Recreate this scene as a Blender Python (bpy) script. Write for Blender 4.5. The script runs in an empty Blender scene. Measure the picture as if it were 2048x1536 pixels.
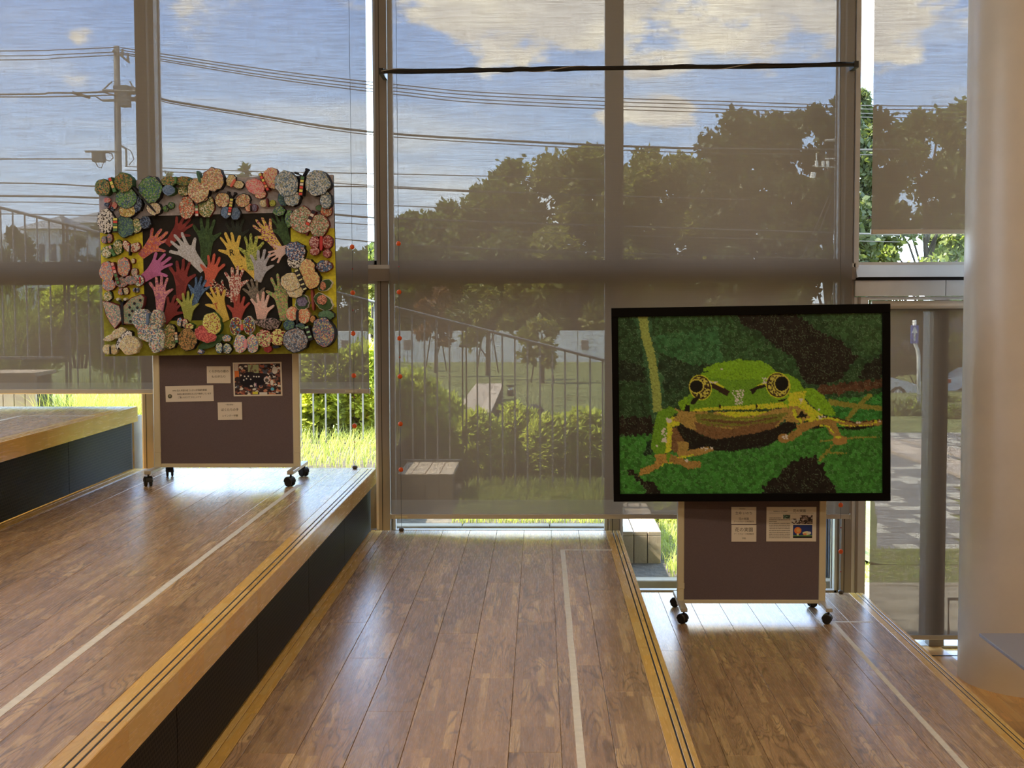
import bpy, bmesh, math, random
import numpy as np
from mathutils import Vector, Matrix
random.seed(7); RNG = np.random.default_rng(7)
PI = math.pi
C = bpy.context.scene.collection
SC = bpy.context.scene
# ------------------------------------------------------------------ camera
F = 2750.0
PITCH, YAW, ROLL = math.atan(167/F), math.atan(57/F), -0.003
def _rx(a): return np.array([[1,0,0],[0,math.cos(a),-math.sin(a)],[0,math.sin(a),math.cos(a)]])
def _rz(a): return np.array([[math.cos(a),-math.sin(a),0],[math.sin(a),math.cos(a),0],[0,0,1]])
RM = _rz(YAW) @ _rx(PI/2-PITCH) @ _rz(ROLL)
CAM = np.array([0, 0, 1.47])
cd = bpy.data.cameras.new('camera'); cam = bpy.data.objects.new('camera', cd); C.objects.link(cam)
cd.sensor_width = 36; cd.lens = F/2048*36; cd.clip_end = 1500; cd.clip_start = 0.05
cam.matrix_world = Matrix.Translation(CAM) @ Matrix(RM.tolist()).to_4x4()
SC.camera = cam
def P(u, v, Y):                      # where the line of sight through (u, v) meets the vertical plane at depth Y
    d = RM @ np.array([u-1024, 768-v, -F]); return Vector(CAM + d*Y/d[1])
def G(u, v, z):                      # ... meets the horizontal plane at height z
    d = RM @ np.array([u-1024, 768-v, -F]); return Vector(CAM + d*(z-1.47)/d[2])
# ------------------------------------------------------------------ world
W = bpy.data.worlds.new('sky'); SC.world = W; W.use_nodes = True
nt = W.node_tree; nt.nodes.clear()
def N(t, ty, **kw):
    n = t.nodes.new(ty)
    for k, v in kw.items():
        if k == 'inp':
            for a, b in v.items():
                if isinstance(b, bpy.types.NodeSocket): t.links.new(b, n.inputs[a])
                else: n.inputs[a].default_value = b
        else: setattr(n, k, v)
    return n
def M(t, op, a, b=0.5, c=None, clamp=False):
    n = N(t, 'ShaderNodeMath', operation=op, use_clamp=clamp)
    for i, x in enumerate((a, b, c)):
        if x is None: continue
        if isinstance(x, bpy.types.NodeSocket): t.links.new(x, n.inputs[i])
        else: n.inputs[i].default_value = x
    return n.outputs[0]
def MR(t, x, a, b, c=0.0, d=1.0, smooth=True):
    n = N(t, 'ShaderNodeMapRange', inp={0: x, 1: a, 2: b, 3: c, 4: d})
    if smooth: n.interpolation_type = 'SMOOTHSTEP'
    return n.outputs[0]
def MIX(t, f, a, b, mode='MIX'):
    n = N(t, 'ShaderNodeMix', data_type='RGBA', blend_type=mode)
    for i, x in ((0, f), (6, a), (7, b)):
        if isinstance(x, bpy.types.NodeSocket): t.links.new(x, n.inputs[i])
        else: n.inputs[i].default_value = x if i == 0 else (*x[:3], 1)
    return n.outputs[2]
def VM(t, op, a, b):
    n = N(t, 'ShaderNodeVectorMath', operation=op)
    for i, x in enumerate((a, b)):
        if isinstance(x, bpy.types.NodeSocket): t.links.new(x, n.inputs[i])
        else: n.inputs[i].default_value = x
    return n.outputs[0]
SKY_GAIN = 2.35
tc = N(nt, 'ShaderNodeTexCoord').outputs['Generated']
sep = N(nt, 'ShaderNodeSeparateXYZ', inp={0: tc})
zz = sep.outputs[2]
grad = N(nt, 'ShaderNodeValToRGB', inp={0: MR(nt, zz, -0.02, 0.45, smooth=False)})
cr = grad.color_ramp; cr.elements[0].color = (3.5, 3.6, 3.75, 1); cr.elements[1].color = (1.5, 2.1, 3.1, 1)
e = cr.elements.new(0.22); e.color = (2.2, 2.95, 4.1, 1)
e = cr.elements.new(0.5); e.color = (1.25, 2.1, 4.0, 1)
wis = VM(nt, 'MULTIPLY', tc, (3.2, 3.2, 24.0))
wn = N(nt, 'ShaderNodeTexNoise', inp={'Vector': wis, 'Scale': 1.0, 'Detail': 6.0, 'Roughness': 0.55}).outputs[0]
wisp = M(nt, 'MULTIPLY', MR(nt, wn, 0.48, 0.72), MR(nt, zz, 0.26, 0.06, 0.25, 0.85))
cl = VM(nt, 'MULTIPLY', tc, (15.0, 15.0, 30.0))
cn = N(nt, 'ShaderNodeTexNoise', inp={'Vector': cl, 'Scale': 1.0, 'Detail': 8.0, 'Roughness': 0.6}).outputs[0]
gen = M(nt, 'MULTIPLY', MR(nt, cn, 0.56, 0.70), MR(nt, zz, 0.15, 0.6, 0.30, 0.85))
blob = None
for (u, v, sx, sz, k) in [(1330, 10, 540, 130, 1.0), (1640, 40, 300, 120, 0.8), (1300, 228, 150, 36, 1.0), (160, 70, 45, 24, 0.8), (1010, 30, 260, 70, 0.9), (1420, 130, 260, 45, .6)]:
    c = RM @ np.array([u-1024, 768-v, -F]); c = c/np.linalg.norm(c)
    d = VM(nt, 'MULTIPLY', VM(nt, 'SUBTRACT', tc, tuple(c)), (F/sx, F/sx, F/sz))
    ln = N(nt, 'ShaderNodeVectorMath', operation='LENGTH', inp={0: d}).outputs['Value']
    b = M(nt, 'MULTIPLY', MR(nt, ln, 1.5, 0.2), k)
    blob = b if blob is None else M(nt, 'MAXIMUM', blob, b)
cld = MR(nt, M(nt, 'ADD', M(nt, 'MULTIPLY', blob, 0.62), M(nt, 'MULTIPLY', M(nt, 'SUBTRACT', cn, 0.5), 1.9)), 0.24, 0.48)
cl2 = VM(nt, 'MULTIPLY', tc, (16, 16, 34))
cn2 = N(nt, 'ShaderNodeTexNoise', inp={'Vector': cl2, 'Scale': 1.0, 'Detail': 5.0}).outputs[0]
cc = MIX(nt, MR(nt, cn2, 0.38, 0.66), (3.5, 3.25, 3.1), (5.0, 4.5, 3.8))
c1 = MIX(nt, wisp, grad.outputs[0], (3.9, 4.0, 4.1))
c2 = MIX(nt, gen, c1, (4.2, 4.1, 4.0))
c3 = MIX(nt, cld, c2, cc)
bgn = N(nt, 'ShaderNodeBackground', inp={0: c3, 1: SKY_GAIN})
nt.links.new(bgn.outputs[0], N(nt, 'ShaderNodeOutputWorld').inputs[0])
# ------------------------------------------------------------------ sun, added room fill, exposure
sl = bpy.data.lights.new('sun', 'SUN'); sl.energy = 38.0; sl.angle = math.radians(1.0); sl.color = (1, .90, .74)
so = bpy.data.objects.new('sun', sl); C.objects.link(so)
so.rotation_euler = Vector((0.72, 0.045, -0.80)).to_track_quat('-Z', 'Y').to_euler()
def area(x, y, z, sx, sy, en, col):
    l = bpy.data.lights.new('ceiling_fill', 'AREA'); l.shape = 'RECTANGLE'; l.size = sx; l.size_y = sy; l.energy = en; l.color = col
    o = bpy.data.objects.new('ceiling_fill_light', l); C.objects.link(o); o.location = (x, y, z); return o
FILL = 33  # warm fill from above, added to lift the room; no fixtures are built
for x, y in ((-3.5, 0.5), (0, 0.5), (3.5, 0.5), (-3.5, 4.2), (0, 4.2), (3.5, 4.2), (-2, -3.5), (2, -3.5)):
    area(x, y, 4.3, 1.5, 0.5, FILL, (1, .80, .55))
SC.view_settings.view_transform = 'Standard'; SC.view_settings.look = 'None'
SC.view_settings.gamma = 1; SC.view_settings.use_curve_mapping = False
SC.view_settings.exposure = 0.0
SC.cycles.max_bounces = 8; SC.cycles.diffuse_bounces = 4; SC.cycles.glossy_bounces = 3
SC.cycles.transmission_bounces = 4; SC.cycles.transparent_max_bounces = 16
SC.cycles.caustics_reflective = False; SC.cycles.caustics_refractive = False
SC.cycles.sample_clamp_indirect = 6.0
SC.cycles.use_denoising = True
# ------------------------------------------------------------------ materials
def lin(c):
    return tuple(((x/255)/12.92 if x/255 <= .04045 else ((x/255+.055)/1.055)**2.4) for x in c)
def alb(*c, k=1.0, w=(.40, .33, .215)):         # albedo of a thing that the photograph shows in the room's warm half shade
    l = lin(c); return tuple(min(.85, x*k/y) for x, y in zip(l, w))
MATS = {}
def mat(name, col=(.5, .5, .5), rough=.5, metal=0.0, spec=.5, noise=None, bump=None, trans=None):
    if name in MATS: return MATS[name]
    m = bpy.data.materials.new(name); m.use_nodes = True; t = m.node_tree
    b = t.nodes['Principled BSDF']
    b.inputs['Base Color'].default_value = (*col, 1); b.inputs['Roughness'].default_value = rough
    b.inputs['Metallic'].default_value = metal; b.inputs['Specular IOR Level'].default_value = spec
    pos = N(t, 'ShaderNodeTexCoord').outputs['Object']
    if noise:                          # (scale, amount, [second colour])
        nz = N(t, 'ShaderNodeTexNoise', inp={'Vector': pos, 'Scale': noise[0], 'Detail': 5.0}).outputs[0]
        c2 = noise[2] if len(noise) > 2 else tuple(x*(1-noise[1]) for x in col)
        t.links.new(MIX(t, MR(t, nz, .35, .65), col, c2), b.inputs['Base Color'])
    if bump:                           # (scale, strength, distance)
        nz = N(t, 'ShaderNodeTexNoise', inp={'Vector': pos, 'Scale': bump[0], 'Detail': 4.0}).outputs[0]
        bn = N(t, 'ShaderNodeBump', inp={'Strength': bump[1], 'Distance': bump[2], 'Height': nz})
        t.links.new(bn.outputs[0], b.inputs['Normal'])
    if trans:
        tr = N(t, 'ShaderNodeBsdfTranslucent', inp={0: (*trans, 1)})
        mx = N(t, 'ShaderNodeMixShader', inp={0: .45, 1: b.outputs[0], 2: tr.outputs[0]})
        t.links.new(mx.outputs[0], t.nodes['Material Output'].inputs[0])
    MATS[name] = m; return m
def wood(name, dark, light, stave=True, rough=.3, amount=.8, pale=.17):
    m = bpy.data.materials.new(name); m.use_nodes = True; t = m.node_tree; b = t.nodes['Principled BSDF']
    pos = N(t, 'ShaderNodeNewGeometry').outputs['Position']
    rnd = N(t, 'ShaderNodeObjectInfo').outputs['Random']
    off = N(t, 'ShaderNodeCombineXYZ', inp={0: M(t, 'MULTIPLY', rnd, 17.3), 1: M(t, 'MULTIPLY', rnd, 31.7), 2: 0.0}).outputs[0]
    p = VM(t, 'ADD', pos, off)
    s = N(t, 'ShaderNodeSeparateXYZ', inp={0: p})
    base = dark
    if stave:
        bv = N(t, 'ShaderNodeCombineXYZ', inp={0: s.outputs[1], 1: s.outputs[0], 2: 0.0}).outputs[0]
        br = N(t, 'ShaderNodeTexBrick', offset=.37, offset_frequency=3, squash=1.4, squash_frequency=3, inp={'Vector': bv, 'Scale': 1.0, 'Mortar Size': 0.0, 'Brick Width': .30, 'Row Height': .0288, 'Color1': (0, 0, 0, 1), 'Color2': (1, 1, 1, 1), 'Bias': 0.0})
        v = N(t, 'ShaderNodeSeparateColor', inp={0: br.outputs[0]}).outputs[0]
        cr = N(t, 'ShaderNodeValToRGB', inp={0: v}); r = cr.color_ramp; r.interpolation = 'LINEAR'
        mid = tuple(a*.6+c*.4 for a, c in zip(dark, light))
        r.elements[0].color = (*[x*.90 for x in dark], 1); r.elements[1].color = (*light, 1)
        for q, c in ((.40, dark), (1-pale*2.2, tuple(x*1.15 for x in dark)), (1-pale*1.05, mid)):
            e = r.elements.new(q); e.color = (*c, 1)
        base = cr.outputs[0]
    gv = VM(t, 'MULTIPLY', p, (13.0, 1.1, 13.0))
    wv = N(t, 'ShaderNodeTexWave', bands_direction='X', inp={'Vector': gv, 'Scale': 1.1, 'Distortion': 14.0, 'Detail': 2.5, 'Detail Scale': 1.1, 'Detail Roughness': .6}).outputs['Fac']
    fn = N(t, 'ShaderNodeTexNoise', inp={'Vector': VM(t, 'MULTIPLY', p, (160, 7, 160)), 'Scale': 1.0, 'Detail': 3.0}).outputs[0]
    big = N(t, 'ShaderNodeTexNoise', inp={'Vector': VM(t, 'MULTIPLY', p, (5, 2, 5)), 'Scale': 1.0}).outputs[0]
    nn = N(t, 'ShaderNodeTexNoise', inp={'Vector': VM(t, 'MULTIPLY', p, (8.0, .8, 8.0)), 'Scale': 1.0, 'Detail': 2.2, 'Roughness': .5, 'Distortion': .7}).outputs[0]
    ct = M(t, 'ABSOLUTE', M(t, 'SINE', M(t, 'MULTIPLY', nn, 62.0)), 0)
    g0 = M(t, 'MULTIPLY', MR(t, ct, .0, .75, 1.0, 0.0), MR(t, big, .40, .56, .25, 1.0))
    g = M(t, 'MAXIMUM', g0, M(t, 'MULTIPLY', M(t, 'MULTIPLY', MR(t, wv, .05, .6, 1.0, 0.0), MR(t, big, .35, .6, 1.0, .2)), .30))
    c1 = MIX(t, M(t, 'MULTIPLY', g, amount), base, tuple(x*.45 for x in dark))
    c2 = MIX(t, MR(t, fn, .4, .7, 0, .07), c1, tuple(min(1, x*1.1) for x in light))
    hv = M(t, 'MULTIPLY_ADD', rnd, .26, .87)
    c3 = N(t, 'ShaderNodeHueSaturation', inp={'Value': hv, 'Color': c2}).outputs[0]
    t.links.new(c3, b.inputs['Base Color'])
    t.links.new(M(t, 'ADD', rough, M(t, 'MULTIPLY', M(t, 'SUBTRACT', fn, .5), .12)), b.inputs['Roughness'])
    bn = N(t, 'ShaderNodeBump', inp={'Strength': .12, 'Distance': .001, 'Height': M(t, 'ADD', g, M(t, 'MULTIPLY', fn, .6))})
    t.links.new(bn.outputs[0], b.inputs['Normal'])
    b.inputs['Specular IOR Level'].default_value = .55
    return m
WD, WL = (.45, .290, .172), (.70, .49, .27)
M_plank = wood('oak_plank_finish', WD, WL, rough=.27)
M_nose = wood('pale_oak_nosing', (.71, .43, .105), (.78, .52, .17), amount=.18, rough=.26, pale=.5)
M_bench = wood('weathered_bench_timber', (.56, .43, .32), (.64, .50, .38), stave=False, rough=.7, amount=.25)
M_tape = mat('white_floor_tape', (.85, .82, .76), .6, noise=(30, .12))
M_groove = mat('black_groove_rubber', (.012, .010, .009), .6)
M_alu = mat('silver_aluminium', (.74, .72, .70), .42, .15, noise=(3, .12))
M_aludark = mat('bronze_aluminium', (.33, .28, .235), .45, .15, noise=(3, .1))
M_cream = mat('cream_white_paint', alb(216, 198, 168, k=.8), .6)
M_wall = mat('off_white_wall_paint', (.60, .55, .48), .8, noise=(1.5, .05))
M_ceil = mat('ceiling_paint', (.62, .58, .52), .85)
M_col = mat('warm_white_plaster', (.80, .72, .62), .36, spec=.6, noise=(4, .06), bump=(7, .25, .01))
M_board = mat('taupe_pin_board_cloth', alb(64, 50, 42, k=1.25), .9, noise=(260, .12), bump=(300, .3, .001))
M_champ = mat('champagne_metal', alb(112, 98, 68, k=1.9), .42, .2)
M_ivory = mat('ivory_painted_metal', (.50, .46, .38), .35)
M_caster = mat('black_caster_plastic', (.012, .011, .010), .4)
M_black = mat('black_frame_lacquer', (.003, .0025, .002), .6, spec=.1)
M_paper = mat('cream_paper', (.84, .78, .70), .7)
M_ink = mat('black_ink', (.012, .010, .010), .7)
M_inkg = mat('dark_grey_ink', (.07, .06, .05), .7)
M_orange = mat('orange_plastic', (.85, .12, .015), .4)
M_grey = mat('slate_grey_laminate', alb(104, 98, 90, k=.9), .32)
M_conc = mat('pale_concrete', (.33, .275, .205), .9, noise=(4, .25), bump=(30, .3, .004))
M_soil = mat('dark_soil', (.06, .045, .03), .95, noise=(14, .5), bump=(30, .8, .02))
M_rail = mat('galvanised_rail', (.27, .27, .28), .4, .5)
M_raild = mat('dark_grey_paint', (.05, .047, .045), .5)
M_white = mat('white_render', (.84, .80, .76), .8, noise=(.4, .06))
M_pole = mat('utility_pole_concrete', (.22, .20, .17), .85, noise=(1, .2))
M_wire = mat('cable_black', (.035, .033, .032), .7)
M_lawn = mat('lawn_turf', (.125, .14, .035), .95, noise=(.9, .3, (.175, .185, .055)), bump=(6, 1, .05))
M_bark = mat('tree_bark', (.075, .055, .04), .95, noise=(6, .4))
def leafmat(n, c1, c2, tr):
    m = mat(n, c1, .55, noise=(5, .4, c2), trans=tr); return m
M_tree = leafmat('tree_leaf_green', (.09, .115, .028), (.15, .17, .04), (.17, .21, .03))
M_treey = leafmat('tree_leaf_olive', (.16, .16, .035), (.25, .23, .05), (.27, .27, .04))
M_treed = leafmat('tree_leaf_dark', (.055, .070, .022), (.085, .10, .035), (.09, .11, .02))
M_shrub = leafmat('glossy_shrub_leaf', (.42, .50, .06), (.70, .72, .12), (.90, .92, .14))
M_shrubd = leafmat('shaded_shrub_leaf', (.09, .12, .03), (.18, .22, .05), (.25, .32, .05))  # darker copy of the shrub leaf, shade put into the colour
M_shrubm = leafmat('half_shaded_shrub_leaf', (.22, .28, .04), (.42, .46, .08), (.60, .66, .09))  # mid-tone copy for leaves inside, part of the inner shade in its colour
M_grass = leafmat('long_grass_blade', (.22, .30, .05), (.42, .42, .10), (.42, .46, .08))
M_grassd = leafmat('reed_grass_blade', (.12, .17, .035), (.26, .28, .07), (.26, .32, .05))
M_red = leafmat('reddish_leaf', (.16, .07, .03), (.22, .11, .04), (.25, .1, .03))
# glass pane: sharp transparent with a little mirror
def glassm():
    m = bpy.data.materials.new('window_glass'); m.use_nodes = True; t = m.node_tree; t.nodes.clear()
    tr = N(t, 'ShaderNodeBsdfTransparent', inp={0: (.93, .96, .95, 1)}); gl = N(t, 'ShaderNodeBsdfGlossy', inp={0: (1, 1, 1, 1), 1: .0})
    ge = N(t, 'ShaderNodeNewGeometry')
    dt = M(t, 'ABSOLUTE', N(t, 'ShaderNodeVectorMath', operation='DOT_PRODUCT', inp={0: ge.outputs['Incoming'], 1: ge.outputs['Normal']}).outputs['Value'])
    fr_ = M(t, 'MULTIPLY_ADD', M(t, 'POWER', M(t, 'SUBTRACT', 1.0, dt), 5.0), .94, .032)
    mx = N(t, 'ShaderNodeMixShader', inp={0: fr_, 1: tr.outputs[0], 2: gl.outputs[0]})
    t.links.new(mx.outputs[0], N(t, 'ShaderNodeOutputMaterial').inputs[0]); return m
M_glass = glassm()
def fabric(name, openness, col, tl):
    m = bpy.data.materials.new(name); m.use_nodes = True; t = m.node_tree; t.nodes.clear()
    pos = N(t, 'ShaderNodeNewGeometry').outputs['Position']
    s1 = N(t, 'ShaderNodeTexNoise', inp={'Vector': VM(t, 'MULTIPLY', pos, (5, 1, 330)), 'Scale': 1.0, 'Detail': 2.0}).outputs[0]
    s2 = N(t, 'ShaderNodeTexNoise', inp={'Vector': VM(t, 'MULTIPLY', pos, (330, 1, 9)), 'Scale': 1.0, 'Detail': 1.0}).outputs[0]
    k = M(t, 'ADD', MR(t, s1, .3, .7, -.36, .26, False), MR(t, s2, .3, .7, -.15, .15, False))
    ge = N(t, 'ShaderNodeNewGeometry')
    dt = N(t, 'ShaderNodeVectorMath', operation='DOT_PRODUCT', inp={0: ge.outputs['Incoming'], 1: ge.outputs['Normal']}).outputs['Value']
    ob = MR(t, M(t, 'ABSOLUTE', dt), .50, .90, .10, 1.0)       # the weave closes for slanting light
    op = M(t, 'MULTIPLY', M(t, 'MULTIPLY', M(t, 'ADD', 1.0, k), openness), ob)
    df = N(t, 'ShaderNodeBsdfDiffuse', inp={0: (*col, 1)}); tn = N(t, 'ShaderNodeBsdfTranslucent', inp={0: (*tl, 1)})
    ad = N(t, 'ShaderNodeAddShader', inp={0: df.outputs[0], 1: tn.outputs[0]})
    tr = N(t, 'ShaderNodeBsdfTransparent')
    mx = N(t, 'ShaderNodeMixShader', inp={0: op, 1: ad.outputs[0], 2: tr.outputs[0]})
    t.links.new(mx.outputs[0], N(t, 'ShaderNodeOutputMaterial').inputs[0]); return m
M_fab = fabric('taupe_screen_fabric', .067, (.07, .058, .048), (.068, .039, .022))
M_fab2 = fabric('hem_fabric_double', .045, (.10, .088, .075), (.080, .050, .031))
def perfm():
    m = bpy.data.materials.new('black_expanded_metal'); m.use_nodes = True; t = m.node_tree; b = t.nodes['Principled BSDF']
    s = N(t, 'ShaderNodeSeparateXYZ', inp={0: N(t, 'ShaderNodeNewGeometry').outputs['Position']})
    a = M(t, 'FRACT', M(t, 'MULTIPLY', s.outputs[2], 62.0), 0)
    row = M(t, 'FLOOR', M(t, 'MULTIPLY', s.outputs[2], 62.0), 0)
    bb = M(t, 'FRACT', M(t, 'ADD', M(t, 'MULTIPLY', s.outputs[1], 42.0), M(t, 'MULTIPLY', row, .5)), 0)
    hx = M(t, 'MULTIPLY', M(t, 'GREATER_THAN', a, .34), M(t, 'GREATER_THAN', bb, .28))
    c = MIX(t, hx, (.030, .024, .019), (.003, .003, .002)); t.links.new(c, b.inputs['Base Color'])
    bn = N(t, 'ShaderNodeBump', inp={'Strength': .8, 'Distance': .004, 'Height': M(t, 'SUBTRACT', 1.0, hx)}); t.links.new(bn.outputs[0], b.inputs['Normal'])
    b.inputs['Roughness'].default_value = .6; b.inputs['Specular IOR Level'].default_value = .15; return m
M_perf = perfm()
PALS = {}
def pal(name, cols, scale=85, edge=0.0, k=.72):
    if name in PALS: return PALS[name]
    m = bpy.data.materials.new('paper_mosaic_' + name); m.use_nodes = True; t = m.node_tree; b = t.nodes['Principled BSDF']
    pos = N(t, 'ShaderNodeTexCoord').outputs['Object']
    wp = N(t, 'ShaderNodeTexNoise', inp={'Vector': pos, 'Scale': 60.0}).outputs['Color']
    p2 = VM(t, 'ADD', pos, VM(t, 'MULTIPLY', wp, (.012, .012, .012)))
    vo = N(t, 'ShaderNodeTexVoronoi', inp={'Vector': p2, 'Scale': float(scale)})
    v = N(t, 'ShaderNodeSeparateColor', inp={0: vo.outputs['Color']}).outputs[0]
    cr = N(t, 'ShaderNodeValToRGB', inp={0: v}); r = cr.color_ramp; r.interpolation = 'CONSTANT'
    n = len(cols)
    for i, c in enumerate(cols):
        e = r.elements[0] if i == 0 else (r.elements[1] if i == 1 else r.elements.new(i/n))
        e.position = i/n; e.color = (*alb(*c, k=k), 1)
    sm_ = N(t, 'ShaderNodeTexNoise', inp={'Vector': pos, 'Scale': 240.0, 'Detail': 3.0}).outputs[0]
    cv = N(t, 'ShaderNodeHueSaturation', inp={'Saturation': .92, 'Value': MR(t, sm_, .3, .7, .72, 1.22), 'Color': cr.outputs[0]}).outputs[0]
    t.links.new(cv, b.inputs['Base Color']); b.inputs['Roughness'].default_value = .75
    bn = N(t, 'ShaderNodeBump', inp={'Strength': .6, 'Distance': .004, 'Height': vo.outputs['Distance']}); t.links.new(bn.outputs[0], b.inputs['Normal'])
    PALS[name] = m; return m
def vcol(name, rough=.6, relief=0):
    m = bpy.data.materials.new(name); m.use_nodes = True; t = m.node_tree; b = t.nodes['Principled BSDF']
    a = N(t, 'ShaderNodeAttribute', attribute_name='Col'); t.links.new(a.outputs[0], b.inputs['Base Color']); b.inputs['Roughness'].default_value = rough
    b.inputs['Specular IOR Level'].default_value = .3
    return m
# ------------------------------------------------------------------ object helpers
ORG = {}
def tag(o, label=None, cat=None, group=None, kind=None):
    if label: o['label'] = label
    if cat: o['category'] = cat
    if group: o['group'] = group
    if kind: o['kind'] = kind
    return o
def thing(name, label, cat, loc=(0, 0, 0), group=None, kind=None):
    o = bpy.data.objects.new(name, None); C.objects.link(o); o.location = loc; ORG[o.name] = Vector(loc)
    o.empty_display_size = .1
    return tag(o, label, cat, group, kind)
class MB:
    def __init__(s): s.v = []; s.f = []
    def add(s, vs, fs):
        n = len(s.v); s.v += [tuple(v) for v in vs]; s.f += [tuple(i+n for i in f) for f in fs]; return s
    def box(s, x0, x1, y0, y1, z0, z1, b=0.0):
        if b <= 0:
            vs = [(x, y, z) for z in (z0, z1) for y in (y0, y1) for x in (x0, x1)]
            return s.add(vs, [(0, 2, 3, 1), (4, 5, 7, 6), (0, 1, 5, 4), (2, 6, 7, 3), (0, 4, 6, 2), (1, 3, 7, 5)])
        bm = bmesh.new(); bmesh.ops.create_cube(bm, size=1)
        for v in bm.verts: v.co = Vector(((x0+x1)/2+v.co.x*(x1-x0), (y0+y1)/2+v.co.y*(y1-y0), (z0+z1)/2+v.co.z*(z1-z0)))
        bmesh.ops.bevel(bm, geom=list(bm.edges), offset=b, segments=1, affect='EDGES')
        bm.verts.index_update(); s.add([v.co[:] for v in bm.verts], [[v.index for v in f.verts] for f in bm.faces]); bm.free(); return s
    def tube(s, pts, r, n=8, cap=True):
        pts = [Vector(p) for p in pts]; rs = r if isinstance(r, (list, tuple)) else [r]*len(pts)
        vs = []; fs = []
        for i, p in enumerate(pts):
            d = (pts[min(i+1, len(pts)-1)]-pts[max(i-1, 0)]).normalized()
            a = d.orthogonal().normalized() if abs(d.z) > .9 else d.cross(Vector((0, 0, 1))).normalized()
            b = d.cross(a)
            for k in range(n): t = 2*PI*k/n; vs.append(p+(a*math.cos(t)+b*math.sin(t))*rs[i])
        for i in range(len(pts)-1):
            for k in range(n): fs.append((i*n+k, i*n+(k+1) % n, (i+1)*n+(k+1) % n, (i+1)*n+k))
        if cap: fs.append(tuple(range(n-1, -1, -1))); fs.append(tuple(range((len(pts)-1)*n, len(pts)*n)))
        return s.add(vs, fs)
    def sph(s, c, r, nu=10, nv=7, sc=(1, 1, 1)):
        vs = []; fs = []
        for j in range(1, nv):
            for i in range(nu):
                t = PI*j/nv; a = 2*PI*i/nu; vs.append((c[0]+r*sc[0]*math.sin(t)*math.cos(a), c[1]+r*sc[1]*math.sin(t)*math.sin(a), c[2]+r*sc[2]*math.cos(t)))
        top = len(vs); vs.append((c[0], c[1], c[2]+r*sc[2])); vs.append((c[0], c[1], c[2]-r*sc[2]))
        for j in range(nv-2):
            for i in range(nu): fs.append((j*nu+i, (j+1)*nu+i, (j+1)*nu+(i+1) % nu, j*nu+(i+1) % nu))
        for i in range(nu): fs.append((top, i, (i+1) % nu)); fs.append((top+1, (nv-2)*nu+(i+1) % nu, (nv-2)*nu+i))
        return s.add(vs, fs)
    def prism(s, poly, y0, y1):            # polygon in (x, z), between two depths; y0 is the near face
        n = len(poly); vs = [(x, y0, z) for x, z in poly]+[(x, y1, z) for x, z in poly]
        ar = sum(poly[i][0]*poly[(i+1) % n][1]-poly[(i+1) % n][0]*poly[i][1] for i in range(n))
        o = list(range(n)) if ar > 0 else list(range(n-1, -1, -1))
        fs = [tuple(o), tuple(i+n for i in reversed(o))]
        for q in range(n): a, b = o[q], o[(q+1) % n]; fs.append((b, a, a+n, b+n))
        return s.add(vs, fs)
    def build(s, name, m, parent=None, smooth=False, org=None, label=None, kind=None):
        me = bpy.data.meshes.new(name)
        og = org if org is not None else (ORG.get(parent.name, Vector()) if parent else Vector())
        og = Vector(og)
        me.from_pydata([tuple(Vector(v)-og) for v in s.v], [], s.f); me.materials.append(m)
        if smooth: me.polygons.foreach_set('use_smooth', [True]*len(me.polygons))
        me.update()
        o = bpy.data.objects.new(name, me); C.objects.link(o)
        if parent: o.parent = parent
        ORG[o.name] = og
        if label: o['label'] = label
        if kind: o['kind'] = kind
        return o
def box(name, m, b, parent=None, bev=0.0, **kw): return MB().box(*b, b=bev).build(name, m, parent, **kw)
def npmesh(name, V, Fq, m, parent=None, cols=None, smooth=False):
    me = bpy.data.meshes.new(name); nv = len(V); nf = len(Fq); k = Fq.shape[1]
    me.vertices.add(nv); me.vertices.foreach_set('co', np.ascontiguousarray(V, dtype=np.float32).ravel())
    me.loops.add(nf*k); me.loops.foreach_set('vertex_index', np.ascontiguousarray(Fq, dtype=np.int32).ravel())
    me.polygons.add(nf); me.polygons.foreach_set('loop_start', np.arange(0, nf*k, k, dtype=np.int32))
    me.polygons.foreach_set('loop_total', np.full(nf, k, dtype=np.int32))
    if cols is not None:
        a = me.color_attributes.new('Col', 'FLOAT_COLOR', 'POINT'); a.data.foreach_set('color', np.c_[cols, np.ones(nv)].astype(np.float32).ravel())
    me.update(calc_edges=True); me.validate(); me.materials.append(m)
    if smooth: me.polygons.foreach_set('use_smooth', [True]*nf)
    o = bpy.data.objects.new(name, me); C.objects.link(o)
    if parent: o.parent = parent; ORG[o.name] = ORG.get(parent.name, Vector())
    return o
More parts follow.
